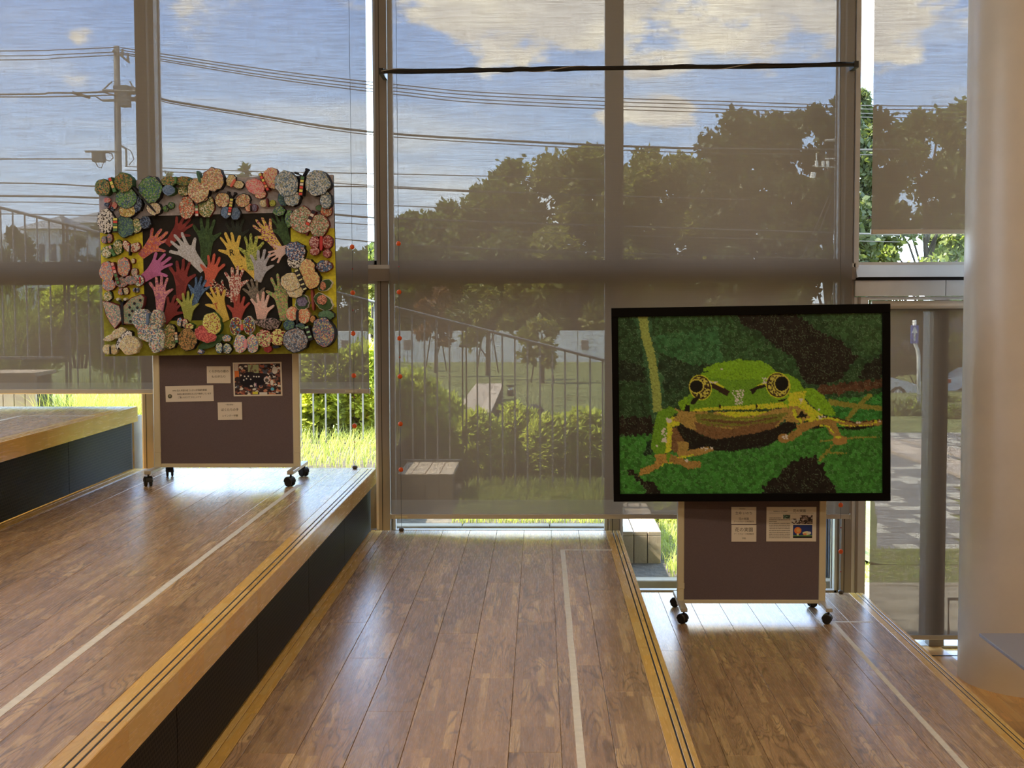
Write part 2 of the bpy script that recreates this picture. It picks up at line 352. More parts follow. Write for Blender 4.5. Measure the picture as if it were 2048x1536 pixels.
# ================================================================== the stepped wooden platform
YF, S1, S2, S3 = 8.73, -2.58, -1.053, 0.505
S4 = 2.057
Y0 = 2.2
TH = .095
def planks(par, xs0, xs1, z, joints, y0=Y0, y1=YF, w=.173, L=1.82):
    x = xs1; col = 0
    while x > xs0+.01:
        xa = max(xs0, x-w); ph = joints[col % len(joints)]
        ys = sorted(set([y0, y1]+[ph+k*L for k in range(-6, 7) if y0+.05 < ph+k*L < y1-.05]))
        for a, b in zip(ys[:-1], ys[1:]):
            box('plank', M_plank, (xa+.0007, x-.0007, a+.0007, b-.0007, z-.014, z), par, bev=.0011)
        x = xa; col += 1
JM = [5.16+1.82*k for k in (0,)]
def jy(v, z=0): return G(1100, v, z).y
JMID = [jy(1180), jy(1150), jy(1244), jy(1165), jy(1267), jy(1202), jy(1317), jy(1246), jy(1180)]
def step(name, label, x0, x1, z, joints, riser_z0, face=True, x_first=None):
    t = thing(name, label, 'step', (x1, YF, riser_z0))
    box('slab', M_nose, (x0-.02, x1-.002, Y0, YF-.002, z-TH, z-.0145), t)
    planks(t, x0+.075, x1-.092, z, joints)
    for a, b in ((x0+.002, x0+.028), (x0+.030, x0+.074)):
        yy = Y0; k = 0
        while yy < YF:
            L = 1.25+.3*((k*37+int(a*100)) % 5)/5; box('border_strip', M_nose, (a, b-.001, yy+.0005, min(YF, yy+L)-.0005, z-.014, z-.0002), t, bev=.0008); yy += L; k += 1
    segs = [(-.0915, -.050), (-.044, -.0265), (-.0205, -.001)]
    yy = YF; k = 0
    while yy > Y0:
        L = (1.05, 1.45, 1.2, 1.6)[k % 4]; ya = max(Y0, yy-L)
        for a, b in segs:
            box('nosing_strip', M_nose, (x1+a, x1+b, ya+.0006, yy-.0006, z-.014, z), t, bev=.0012)
        box('nosing_face', M_nose, (x1-.002, x1, ya+.0004, yy-.0004, z-TH, z-.0015), t)
        yy = ya; k += 1
    for a in (-.050, -.0265):
        box('anti_slip_groove', M_groove, (x1+a, x1+a+.006, Y0, YF-.07, z-.014, z-.0015), t)
    # riser: black expanded metal panels
    yy = YF-.03
    xr = x1-.035
    while yy > Y0:
        ya = max(Y0, yy-1.17); box('riser_panel', M_perf, (xr-.004, xr, ya+.003, yy-.003, riser_z0+.004, z-TH), t); yy = ya
    box('riser_end_post', M_groove, (xr-.03, xr-.001, YF-.028, YF-.006, riser_z0, z-TH), t)
    box('riser_backing', M_groove, (xr-.03, xr-.008, Y0, YF-.03, riser_z0, z-TH), t)
    return t
step('seating_step', 'highest wooden seating step, behind the butterfly collage stand and above all others', S1-1.6, S1, .8, [6.9, 8.0, 7.3, 8.4], .4)
step('seating_step', 'wooden seating step on which the butterfly collage stand is parked', S1-.035, S2, .4, [7.9, 6.3, 7.1, 8.2, 6.6, 7.6], 0)
step('seating_step', 'middle wooden seating step without any display stand on it', S2-.035, S3, 0, JMID, -.4)
step('seating_step', 'lowest wooden seating step, with the framed frog picture stand on it', S3-.035, S4, -.4, [G(1650, v, -.4).y for v in (1302, 1340, 1450, 1302, 1325, 1410, 1290)], -.8)
# ground floor
fl = thing('floor', 'wooden ground floor beside the lowest step', 'floor', (3, 5, -.82), kind='structure')
del fl['category']
box('subfloor', M_nose, (-7, 8.5, -7, YF+.35, -.93, -.8151), fl)
x = 2.1; c = 0
M_plank2 = wood('honey_oak_plank_finish', (.72, .39, .12), (.80, .50, .18), rough=.3, amount=.3)
while x < 3.7:
    for a in (3.4, 5.22, 7.04):
        a += .5*(c % 3)-.7
        box('plank', M_plank2, (x+.0006, x+.1724, a+.0006, min(a+1.8194, YF+.33), -.8145, -.8), fl, bev=.001)
    x += .173; c += 1
box('floor_track', M_groove, (2.3, 3.6, G(1870, 1312, -.8).y, G(1870, 1312, -.8).y+.012, -.8, -.797), fl)
# tapes
def tape(label, pts, z):
    mb = MB()
    (x0, y0), (x1, y1) = pts[0]; w = .0135; n = 14
    vs = []
    for i in range(n+1):
        t = i/n; y = y0+(y1-y0)*t; x = x0+(x1-x0)*t+random.uniform(-.0012, .0012)
        for dx in (-w, w):
            for zz in (z, z+.0007): vs.append((x+dx, y, zz))
    fs = []
    for i in range(n):
        a = i*4; b = a+4; fs += [(a+1, b+1, b+3, a+3), (a, a+2, b+2, b), (a, b, b+1, a+1), (a+2, a+3, b+3, b+2)]
    mb.add(vs, fs)
    t = thing('floor_tape', label, 'tape', (x0, y0, z), group='white tape lines on the steps')
    mb.build('long_strip', M_tape, t)
    if len(pts) > 1:
        (xa, ya), (xb, yb) = pts[1]; MB().box(xa, xb, ya-w, ya+w, z, z+.0006).build('cross_strip', M_tape, t)
tape('white tape line running along the step under the butterfly collage stand', [((-1.41, 7.95), (-1.41, 3.0))], .4002)
tape('white tape line with a corner at its far end on the middle step', [((.129, 8.05), (.129, 3.0)), ((.118, 8.04), (.42, 8.04))], .0002)
tape('white tape line running along the lowest step past the frog picture stand', [((1.694, 7.93), (1.694, 3.0)), ((1.68, 7.93), (1.93, 7.93))], -.3998)
tape('faint white tape line on the highest step', [((-3.06, 8.0), (-3.06, 3.0)), ((-3.07, 8.0), (-2.62, 8.0))], .8002)
# ================================================================== room shell
def struct(name, m, b): return tag(box(name, m, b), kind='structure')
ZC = 4.4
struct('ceiling', M_ceil, (-7, 8.5, -7, 8.75, ZC, ZC+.2))
struct('wall_back', M_wall, (-7, 8.5, -7.2, -7, -.93, ZC))
wl = thing('wall_left', None, None, (-7.1, 0, 0), kind='structure')
for n_, b_ in (('lower_wall', (-7.2, -7, -7, 9.3, -.93, 1.1)), ('upper_wall', (-7.2, -7, -7, 9.3, 3.9, ZC)), ('end_wall', (-7.2, -7, -7, 7.0, 1.1, 3.9)), ('end_wall', (-7.2, -7, 8.9, 9.3, 1.1, 3.9))): box(n_, M_wall, b_, wl)  # opening set so that daylight falls on the column's left side
struct('wall_right', M_wall, (8.5, 8.7, -7, 9.3, -.93, ZC))
struct('wall_front', M_wall, (3.9, 8.5, 9.15, 9.3, -.93, ZC))
struct('trim_1', M_wall, (-7, 8.5, 8.75, 9.2, 3.95, ZC+.2))          # lintel over the glass, above the view
for x, y in ((-3.5, .5), (0, .5), (3.5, .5), (-3.5, 4.2), (0, 4.2), (3.5, 4.2), (-2, -3.5), (2, -3.5)): pass
# column
def circ(cx, cy, r, n=64): return [(cx+r*math.cos(2*PI*i/n), cy+r*math.sin(2*PI*i/n)) for i in range(n)]
def lathe(prof, cx, cy, n=72):
    vs = []; fs = []
    for z, r in prof:
        for x, y in circ(cx, cy, r, n): vs.append((x, y, z))
    for j in range(len(prof)-1):
        for i in range(n): fs.append((j*n+i, j*n+(i+1) % n, (j+1)*n+(i+1) % n, (j+1)*n+i))
    return MB().add(vs, fs)
CX, CY, CR = 2.965, 8.17, .452
col = lathe([(-.8, CR), (-.79, CR), (-.2, CR), (1.2, CR), (2.8, CR), (ZC, CR)], CX, CY).build('column', M_col, smooth=True); tag(col, 'round white plastered column', kind='structure')
a = math.radians(237)
px, py = CX+CR*math.cos(a), CY+CR*math.sin(a)
pz = 1.47-(1321-601)*py/F
MB().sph((px, py, pz), .012, sc=(1, .6, 1.7)).build('plaster_dent', M_col, col, smooth=True)
# grey table
tz = -.2; te = G(1958, 1266, tz)
t = thing('side_table', 'low grey table with thin flat top beside the white column', 'table', (te.x+.4, te.y-.6, -.8))
MB().box(te.x, te.x+.9, te.y-1.5, te.y, tz-.018, tz, b=.003).build('tabletop', M_grey, t)
for dx in (.42, .82):
    for dy in (-.1, -1.4): box('leg', M_raild, (te.x+dx-.02, te.x+dx+.02, te.y+dy-.02, te.y+dy+.02, -.8, tz-.018), t)
# ================================================================== facade
YB = 8.80                      # plane of the blinds
YM = 8.92                      # room side of the mullions
YG = 9.02                      # glass
ZB, ZT = -.9, 3.95
def mullion(n, u0, u1, zb):
    x0 = P(u0, 10, YM).x; x1 = P(u1, 10, YM).x
    m = box('trim_%d' % n, M_aludark, (x0, x1, YM, YG-.02, zb, ZT)); tag(m, kind='structure')
    box('mullion_seam', M_groove, (x0+.018, x0+.022, YM-.001, YM+.01, zb, ZT), m, org=(0, 0, 0))
    box('outer_fin', M_alu, (x0+.002, x1-.002, YG-.02, 9.26, zb, ZT), m, org=(0, 0, 0))
    for (a, b) in ((x0-.012, x0), (x1, x1+.012)): box('glazing_bead', M_aludark, (a, b, YG-.035, YG-.005, zb, ZT), m, org=(0, 0, 0))
    box('outer_cap', M_aludark, (x0-.006, x1+.006, 9.20, 9.215, zb, ZT), m, org=(0, 0, 0))
    return x0, x1
MX = [mullion(2, 270, 291, -.3), mullion(3, 750, 772, -.5), mullion(4, 1220, 1240, -.8), mullion(5, 1695, 1716, -.9)]
# transom
XL = -4.2; XW = -7.0; XR = MX[3][1]
ztr = P(900, 548, YM).z
tr_ = box('trim_6', M_aludark, (XW, XR, YM-.03, YM+.12, ztr-.045, ztr+.035)); tag(tr_, kind='structure')
box('transom_cap', M_alu, (XW, XR, YM-.02, YM+.12, ztr+.035, ztr+.06), tr_, org=(0, 0, 0))
box('transom_bead', M_alu, (XW, XR, YM+.03, YM+.10, ztr-.062, ztr-.045), tr_, org=(0, 0, 0))
# windows: panes with slim frames
bays = [(XW, XL-.04, .35), (XL, MX[0][0], .35), (MX[0][1], MX[1][0], -.02), (MX[1][1], MX[2][0], -.02), (MX[2][1], MX[3][0], -.42)]  # first bay lies out of view, added without a blind for more daylight
wi = 0
for (a, b, zb) in bays:
    for (z0, z1) in ((zb-.05, ztr-.06), (ztr+.06, ZT)):
        wi += 1
        w = thing('window_%d' % wi, None, None, ((a+b)/2, YG, z0), kind='structure')
        box('pane', M_glass, (a, b, YG, YG+.012, z0, z1), w)
        for (p, q) in ((a, a+.028), (b-.028, b)): box('window_frame', M_alu, (p, q, YG-.03, YG+.03, z0, z1), w)
        box('window_sill', M_aludark, (a, b, YG-.03, YG+.03, z0, z0+.03), w)
m_ = box('trim_10', M_aludark, (XL-.04, XL, YM, 9.2, -.3, ZT)); tag(m_, kind='structure')
wi += 1
w = thing('window_%d' % wi, None, None, (-7.1, 5.7, 1.1), kind='structure')  # unseen side window, added to brighten the column
for k in range(2):
    box('pane', M_glass, (-7.11, -7.10, 7.02+k*.94, 7.92+k*.94, 1.1, 3.9), w); box('window_frame', M_alu, (-7.14, -7.06, 7.90+k*.94, 7.96+k*.94, 1.1, 3.9), w)
# right-hand bay: high light, steel panel, entrance screen
xr0 = MX[3][1]; xr1 = 3.9
def zat(v, Y, u=1800): return P(u, v, Y).z
w = thing('window_%d' % (wi+1), None, None, (xr0, YM, 1.6), kind='structure')
box('pane', M_glass, (xr0, xr1, YG, YG+.012, zat(530, YG), ZT), w)
box('window_frame', M_alu, (xr0-.01, xr0+.02, YM-.02, YG+.02, zat(555, YM), ZT), w)
za, zc = zat(554, YM), zat(530, YM)
MB().add([(x_, y_, z_) for x_ in (xr0, xr1) for (y_, z_) in ((YM-.075, za), (YM-.065, za+.012), (YM-.01, zc), (YG, zc+.002), (YG, za))], [(0, 1, 6, 5), (1, 2, 7, 6), (2, 3, 8, 7), (3, 4, 9, 8), (4, 0, 5, 9), (0, 4, 3, 2, 1), (5, 6, 7, 8, 9)]).build('window_sill', M_alu, w)
box('window_frame', M_alu, (xr0, xr1, YM, YG+.03, zat(531, YM), zat(524, YM)), w)
w = thing('trim_7', None, None, (xr0, YM, 1.5), kind='structure')
xs = P(1890, 575, YM).x
for a, b in ((xr0, xs-.002), (xs+.002, xr1)): box('panel', M_alu, (a, b, YM-.02, YM+.1, zat(592, YM), zat(561, YM)), w)
box('shadow_gap', M_groove, (xr0, xr1, YM, YM+.1, zat(561, YM), zat(554, YM)), w)
w = thing('door_1', None, None, (2.5, 8.98, -.8), kind='structure')
box('door_frame', M_cream, (P(1735, 600, 8.95).x, xr1, 8.93, 9.0, zat(600, 8.95), zat(593, 8.95)), w)
box('door_frame', M_alu, (xr0, P(1733, 900, YM).x, YM, YM+.14, -.85, zat(594, YM)), w)
box('door_frame', M_aludark, (P(1712, 900, YM).x, P(1717, 900, YM).x, YM-.012, YM, -.85, zat(594, YM)), w)
pa = P(1846, 900, 8.95); pb = P(1893, 900, 8.95); pm = P(1863, 900, 8.95)
box('door_post', M_alu, (pm.x+.003, pb.x-.003, 9.03, 9.2, -.8, zat(600, 8.97)), w)
box('door_post', M_aludark, (pm.x, pb.x, 8.94, 9.03, -.8, zat(600, 8.97)), w)
box('pane', M_glass, (P(1735, 900, YG).x, pm.x, YG+.02, YG+.03, -.8, zat(600, 9)), w)
box('pane', M_glass, (pb.x, xr1, YG+.02, YG+.03, -.8, zat(600, 9)), w)
box('threshold', M_alu, (2.3, xr1, 8.95, 9.15, -.81, -.797), w)
# outer corrugated panel seen beside the frog stand
t = thing('slatted_screen', 'blue-grey slatted outdoor screen behind the glass beside the frog picture stand', 'screen', (P(1665, 1100, 9.4).x, 9.4, -.9))
for i in range(6):
    u = 1650+i*5.6; p = P(u, 1100, 9.4); box('slat', mat('blue_grey_steel', (.16, .20, .25), .5, .3), (p.x, p.x+.012, 9.4, 9.44, -.9, .3), t)
box('back_plate', mat('blue_grey_plate', (.12, .145, .18), .6), (P(1648, 1100, 9.44).x, P(1683, 1100, 9.44).x, 9.442, 9.45, -.9, .3), t)
box('edge_panel', M_cream, (P(1686, 1100, 9.4).x, P(1700, 1100, 9.4).x, 9.4, 9.43, -.9, .3), t)
# black cable bar across the bays
p0 = P(763, 143, 8.68); p1 = P(1712, 129, 8.68)
t = thing('cable_bar', 'thin black bar wrapped in cable spanning two window bays high up', 'bar', (p0.x, 8.68, p0.z))
MB().tube([p0, p1], .0135, 10).build('bar', M_caster, t)
wp = []
L_ = (p1-p0).length
for k in range(3):
    pts = []
    for i in range(241):
        s = i/240; c = p0.lerp(p1, s); a = s*L_*(5.5+k*1.3)+k*2.1+math.sin(s*17+k)*1.3
        pts.append((c.x, c.y-.0150*math.cos(a), c.z+.0150*math.sin(a)))
    MB().tube(pts, .0028, 5).build('cable', (mat('pale_cable', (.45, .42, .38), .5) if k == 0 else M_caster), t)
for q in (p0, p1): MB().box(q.x-.014, q.x+.014, 8.664, YM-.02, q.z-.02, q.z+.02).build('bracket', M_caster, t)
# ================================================================== roller blinds
def blind(label, x0, x1, zb, zt, Y, rail_ends, hem, cords=(), zfab=None, handle=None):
    t = thing('roller_blind', label, 'blind', ((x0+x1)/2, Y, zb), group='taupe screen roller blinds on the glass wall')
    hz = zb+hem
    MB().add([(x0, Y, hz+.018), (x1, Y, hz+.018), (x1, Y, zt), (x0, Y, zt)], [(0, 1, 2, 3)]).build('fabric', M_fab, t)
    MB().add([(x0, Y, zb+.028), (x1, Y, zb+.028), (x1, Y, hz+.018), (x0, Y, hz+.018)], [(0, 1, 2, 3)]).build('hem_pocket', M_fab2, t)
    MB().box(x0-rail_ends, x1+rail_ends, Y-.011, Y+.011, zb, zb+.030, b=.003).build('bottom_rail', M_brail, t)
    MB().box(x0-rail_ends-.005, x0-rail_ends, Y-.013, Y+.013, zb-.002, zb+.032).build('end_cap', M_ivory, t)
    MB().box(x1+rail_ends, x1+rail_ends+.005, Y-.013, Y+.013, zb-.002, zb+.032).build('end_cap', M_ivory, t)
    if handle is not None:
        MB().box(handle-.04, handle+.04, Y-.019, Y-.011, zb+.007, zb+.022, b=.002).build('cord_guide', M_champ, t)
    MB().tube([(x0, Y+.03, zt), (x1, Y+.03, zt)], .035, 14).build('roller_tube', M_brail, t, smooth=True)
    return t
M_brail = mat('warm_silver_rail', (.62, .55, .46), .38, .2)
bl = 8.80
blind('wide roller blind at the far left, its edge running behind the butterfly collage', XL, P(734, 300, bl).x, P(600, 787, bl).z, 3.9, bl, 0, .055, handle=P(703, 780, bl).x)
blind('widest roller blind in the middle, reaching down behind the framed frog picture', P(777, 300, bl).x, P(1707, 300, bl).x, P(1200, 1037.5, bl).z, 3.9, bl, .004, .105, handle=P(803, 1033, bl).x)
blind('narrow roller blind at the upper right, ending high above a clear strip of glass', P(1745, 300, bl).x, 3.8, P(1820, 468, bl).z, 3.9, bl, 0, .0, handle=None)
# long lower blind of the entrance
bd = 8.88
blind('tall roller blind hung low over the entrance glass next to the white column', P(1742, 900, bd).x, 3.8, P(1870, 1279, bd).z, P(1850, 612, bd).z, bd, 0, .0)
# cords with beads and floor anchors
def cord(label, u0, u1, vt, vb, zfl, beads, Y, red=()):
    top = P(u0, 5, Y); bot = P(u1, vb, Y)
    top = Vector((top.x, Y, min(3.9, top.z))); z_floor = zfl
    t = thing('blind_cord', label, 'cord', (bot.x, Y, z_floor), group='bead pull cords of the roller blinds')
    up = top+(top-bot)*.25
    MB().tube([bot, top, up], .0013, 5).build('cord', M_inkg, t)
    for v in beads:
        s = (v-vb)/(5-vb); c = bot.lerp(top, s)
        MB().sph(tuple(c), .0155, 12, 8, (1, .55, 1)).build('bead', M_orange, t, smooth=True)
    for v in red:
        s = (v-vb)/(5-vb); c = bot.lerp(top, s)
        MB().sph(tuple(c), .005, 8, 5).build('small_stop_bead', mat('dark_red_bead', (.35, .03, .02), .5), t, smooth=True)
    b = MB(); b.box(bot.x-.016, bot.x+.016, Y-.014, Y+.014, z_floor, z_floor+.022, b=.006)
    b.build('cord_anchor', mat('bronze_anchor', (.10, .075, .05), .4), t, label='small metal floor anchor')
YC = 8.70
def fz(v, u): return P(u, v, YC).z
cord('bead pull cord hanging beside the butterfly collage', 698, 710, 0, 938, .4, (489, 581, 663, 748, 850), YC, (533, 616, 792, 883))
cord('bead pull cord at the left edge of the widest blind', 792, 803, 0, 1058, 0, (481, 578, 671, 748, 844, 937), YC, (527, 709))
cord('bead pull cord right of the frog picture stand', 1681.5, 1681.5, 0, 1190, -.4, (690, 784, 878, 1006, 1101), YC, (1052, 1142))
# ================================================================== display stands
def caster(par, x, y, zf, yaw):
    q = bpy.data.objects.new('caster', None)
    o = MB()
    def rot(v): c, s = math.cos(yaw), math.sin(yaw); return (x+v[0]*c-v[1]*s, y+v[0]*s+v[1]*c, v[2])
    b = MB(); n = 16
    for sx in (-1, 1):
        for (xa, xb, r) in ((sx*.007, sx*.022, .026),):
            vs = []; lo, hi = min(xa, xb), max(xa, xb)
            for xx, rr in ((lo, r*.8), (lo+.003, r), (hi-.003, r), (hi, r*.8)):
                for k in range(n): t = 2*PI*k/n; vs.append((xx, .008+rr*math.cos(t), zf+.026+rr*math.sin(t)))
            fs = [tuple(range(n-1, -1, -1)), tuple(range(3*n, 4*n))]
            for j in range(3):
                for k in range(n): fs.append((j*n+k, j*n+(k+1) % n, (j+1)*n+(k+1) % n, (j+1)*n+k))
            b.add([rot(v) for v in vs], fs)
    # hood
    vs = []; fs = []; m = 9
    for j, xx in enumerate((-.024, -.020, .020, .024)):
        for k in range(m):
            t = PI*(-.02+1.04*k/(m-1)); rr = .030 if j in (1, 2) else .025; vs.append((xx, .008+rr*math.cos(t), zf+.030+rr*math.sin(t)))
    for j in range(3):
        for k in range(m-1): fs.append((j*m+k, j*m+k+1, (j+1)*m+k+1, (j+1)*m+k))
    fs.append(tuple(range(m))); fs.append(tuple(reversed(range(3*m, 4*m))))
    h = MB().add([rot(v) for v in vs], fs)
    wheel = b
    st = h.tube([(x, y, zf+.04), (x, y, zf+.078)], .006, 8).build('caster', M_caster, par, smooth=False)
    wheel.build('wheel', M_caster, st, smooth=False)
def stand(label, xl, xr, yc, zf, zb, ztop, yfr, ybk, yaws):
    t = thing('display_stand', label, 'display stand', ((xl+xr)/2, yc, zf), group='wheeled pin boards on the steps')
    pw = .040; d = .017
    zp = zb-.012
    MB().box(xl+pw, xr-pw, yc-.010, yc+.010, zb+.022, ztop-.03).build('panel', M_board, t)
    for a in (xl, xr-pw):
        MB().box(a, a+pw, yc-d, yc+d, zp, ztop, b=.004).build('post', M_champ, t)
        MB().box(a+.006, a+pw+.002, yc-d-.002, yc-d+.001, zp+.10, zp+.135, b=.001).build('joint_sleeve', M_champ, t)
    MB().box(xl+pw, xr-pw, yc-.013, yc+.013, zb, zb+.022, b=.002).build('bottom_rail', M_champ, t)
    MB().box(xl+pw, xr-pw, yc-.013, yc+.013, ztop-.03, ztop, b=.002).build('top_rail', M_champ, t)
    for i, a in enumerate((xl+pw/2, xr-pw/2)):
        MB().box(a-.019, a+.019, yfr-.022, ybk+.022, zf+.072, zf+.094, b=.003).build('foot', M_ivory, t)
        MB().box(a-.010, a+.010, yc-.012, yc+.012, zf+.094, zp+.004).build('foot_upright', M_champ, t)
        caster(t, a, yfr, zf, yaws[i*2]); caster(t, a, ybk, zf, yaws[i*2+1])
    return t
YP = 8.08
pl, pr = P(310, 930, YP).x, P(601, 930, YP).x
zb1 = P(450, 934, YP).z
stand('wheeled pin board stand carrying the butterfly and hand collage', pl, pr, YP, .4, zb1, 2.05, 7.87, 8.33, (.5, .3, 1.1, .9))
ql, qr = P(1354, 1190, YP).x, P(1650, 1190, YP).x
zb2 = P(1500, 1206, YP).z
stand('wheeled pin board stand carrying the black framed frog picture', ql, qr, YP, -.4, zb2, 1.35, 7.88, 8.32, (.9, 1.3, 1.2, 1.9))
# ================================================================== notices and prints on the boards
def text(s, size, cx, cz, y, m, par, name='lettering', sq=1.0):
    cu = bpy.data.curves.new(name, 'FONT'); cu.body = s; cu.size = size; cu.align_x = 'CENTER'; cu.align_y = 'CENTER'; cu.resolution_u = 2
    cu.extrude = .0001
    tmp = bpy.data.objects.new('tmp', cu); C.objects.link(tmp)
    me = bpy.data.meshes.new_from_object(tmp); bpy.data.objects.remove(tmp); bpy.data.curves.remove(cu)
    me.name = name; me.materials.clear(); me.materials.append(m)
    og = ORG.get(par.name, Vector())
    co = np.zeros(len(me.vertices)*3); me.vertices.foreach_get('co', co); co = co.reshape(-1, 3)
    V = np.c_[co[:, 0]*sq+cx-og.x, -co[:, 2]+y-og.y, co[:, 1]+cz-og.z]
    me.vertices.foreach_set('co', V.ravel()); me.update()
    o = bpy.data.objects.new(name, me); C.objects.link(o); o.parent = par; return o
YN = YP-.0115                      # cards are stuck on the cloth
def card(name, label, cat, u0, v0, u1, v1, rot=0.0, lines=(), m=None, group='notices pinned to the boards'):
    a = P(u0, v0, YN); b = P(u1, v1, YN); c = (a+b)/2
    w, h = b.x-a.x, a.z-b.z
    t = thing(name, label, cat, (c.x, YN, c.z), group=group)
    MB().box(c.x-w/2, c.x+w/2, YN-.0022, YN, c.z-h/2, c.z+h/2).build('sheet', m or M_paper, t)
    for (s, size, fx, fz_, mm, sq) in lines:
        text(s, size, c.x+fx*w, c.z+fz_*h, YN-.0026, mm, t, sq=sq)
    t.rotation_euler = (0, -rot, 0)
    return t, c, w, h
card('notice_card', 'small cream card with two bold lines of Japanese beside the group photo', 'card', 413.5, 732.5, 461.5, 766.5, .0, (('くろがねの蝶の', .0172, 0, .19, M_ink, 1.0), ('ものがたり', .0172, 0, -.12, M_ink, 1.0)))
t, c, w, h = card('notice_card', 'wide cream card with three lines and a round emblem on its left', 'card', 331, 771.5, 427.5, 803, .02,
     (('NPO 法人 希望の虹［いきいき手織作業場］', .0125, .02, .20, M_ink, .86), ('毎週土曜日利用のみんなで制作しています', .0125, .10, -.03, M_ink, .86), ('ご覧いただけてうれしいです', .0125, .0, -.24, M_ink, .86)))
MB().tube([(c.x-w*.41, YN-.0036, c.z-h*.14), (c.x-w*.41, YN-.002, c.z-h*.14)], .0125, 20).build('emblem', mat('grey_green_emblem', (.10, .10, .07), .6), t)
MB().tube([(c.x-w*.41, YN-.0046, c.z-h*.12), (c.x-w*.41, YN-.003, c.z-h*.12)], .0065, 14).build('emblem_centre', mat('pale_emblem_centre', (.30, .28, .2), .6), t)
card('notice_card', 'small cream card hanging lowest on the left board, with thin Japanese lettering', 'card', 435.5, 804.5, 484.5, 839.5, .012,
     (('－特別参加－', .0095, 0, .36, M_inkg, 1.0), ('ぼくたちの手', .0175, 0, .07, M_inkg, 1.0), ('レインボー学園', .0135, 0, -.27, M_inkg, 1.0)))
card('notice_card', 'upper of two stacked small cream cards under the frog picture', 'card', 1462.7, 1013.8, 1512.2, 1048, 0,
     (('－特別参加－', .0085, -.06, .38, M_ink, 1.0), ('生命 いのち', .0190, 0, .13, M_inkg, 1.0), ('花の実園', .0150, 0, -.2, M_ink, 1.0), ('アートグループ共同制作', .0110, 0, -.36, M_inkg, .98)))
card('notice_card', 'lower of two stacked small cream cards under the frog picture', 'card', 1463, 1050, 1512.5, 1083.3, 0,
     (('花の実園', .0270, 0, .21, M_inkg, 1.0), ('アートグループ共同制作', .0110, 0, -.04, M_inkg, .98), ('作品', .0115, 0, -.30, M_inkg, 1.0)))
t, c, w, h = card('notice_poster', 'larger cream poster with small photographs and text under the frog picture', 'poster', 1533, 1013.7, 1632, 1083, 0,
     (('障害福祉サービス事業所', .0075, -.22, .365, M_ink, 1.0), ('花の実園', .0190, .16, .38, M_ink, 1.0)))
box('rule_line', M_inkg, (c.x-.45*w, c.x+.45*w, YN-.0027, YN-.0022, c.z+.315*h, c.z+.320*h), t, org=ORG[t.name])
mb = MB(); rr = random.Random(3)
for i in range(12):
    z = c.z+h*(.18-.052*i); x = c.x-.445*w; x_end = c.x+(-.20*w if i == 0 else (-.29*w if i == 2 else -.025*w))
    while x < x_end:
        L = rr.uniform(.002, .009); mb.box(x, min(x+L, x_end), YN-.0027, YN-.0022, z-.0014, z+.0016); x += L+rr.uniform(.0007, .0022)
mb.build('small_print', M_inkg, t, kind='stuff')
# painted rasters (flat prints) ------------------------------------
M_print = vcol('printed_photo', .45)
def raster(name, x0, x1, z0, z1, y, nx, ny, fn, par, m=None, zfun=None):
    uu, vv = np.meshgrid(np.linspace(0, 1, nx), np.linspace(0, 1, ny))
    cols, rel = fn(uu, vv)
    og = ORG.get(par.name, Vector()) if par else Vector()
    V = np.c_[(x0+(x1-x0)*uu.ravel())-og.x, (y-rel.ravel())-og.y, (z1+(z0-z1)*vv.ravel())-og.z]
    i = np.arange((ny-1)*(nx-1)); r = i//(nx-1); k = i % (nx-1); a = r*nx+k
    Fq = np.c_[a, a+nx, a+nx+1, a+1]
    return npmesh(name, V, Fq, m or M_print, par, cols.reshape(-1, 3))
def L3(c, k=1.0): return np.array(alb(*c, k=k))
def blots(seed, nb, pal_, bgc, zones=None, smin=.01, smax=.05):
    r = np.random.default_rng(seed)
    def fn(u, v):
        col = np.ones(u.shape+(3,))*L3(bgc)
        for i in range(nb):
            cx, cy = r.random(), r.random(); sx, sy = r.uniform(smin, smax, 2); c = L3(pal_[r.integers(len(pal_))])
            an = r.random()*3; dx = (u-cx)*np.cos(an)+(v-cy)*np.sin(an); dy = -(u-cx)*np.sin(an)+(v-cy)*np.cos(an)
            col[(dx/sx)**2+(dy/sy)**2 < 1] = c
        if zones: zones(col, u, v, r)
        return col, np.zeros(u.shape)
    return fn
def ell(col, u, v, cx, cy, rx, ry, c): col[((u-cx)/rx)**2+((v-cy)/ry)**2 < 1] = L3(c)
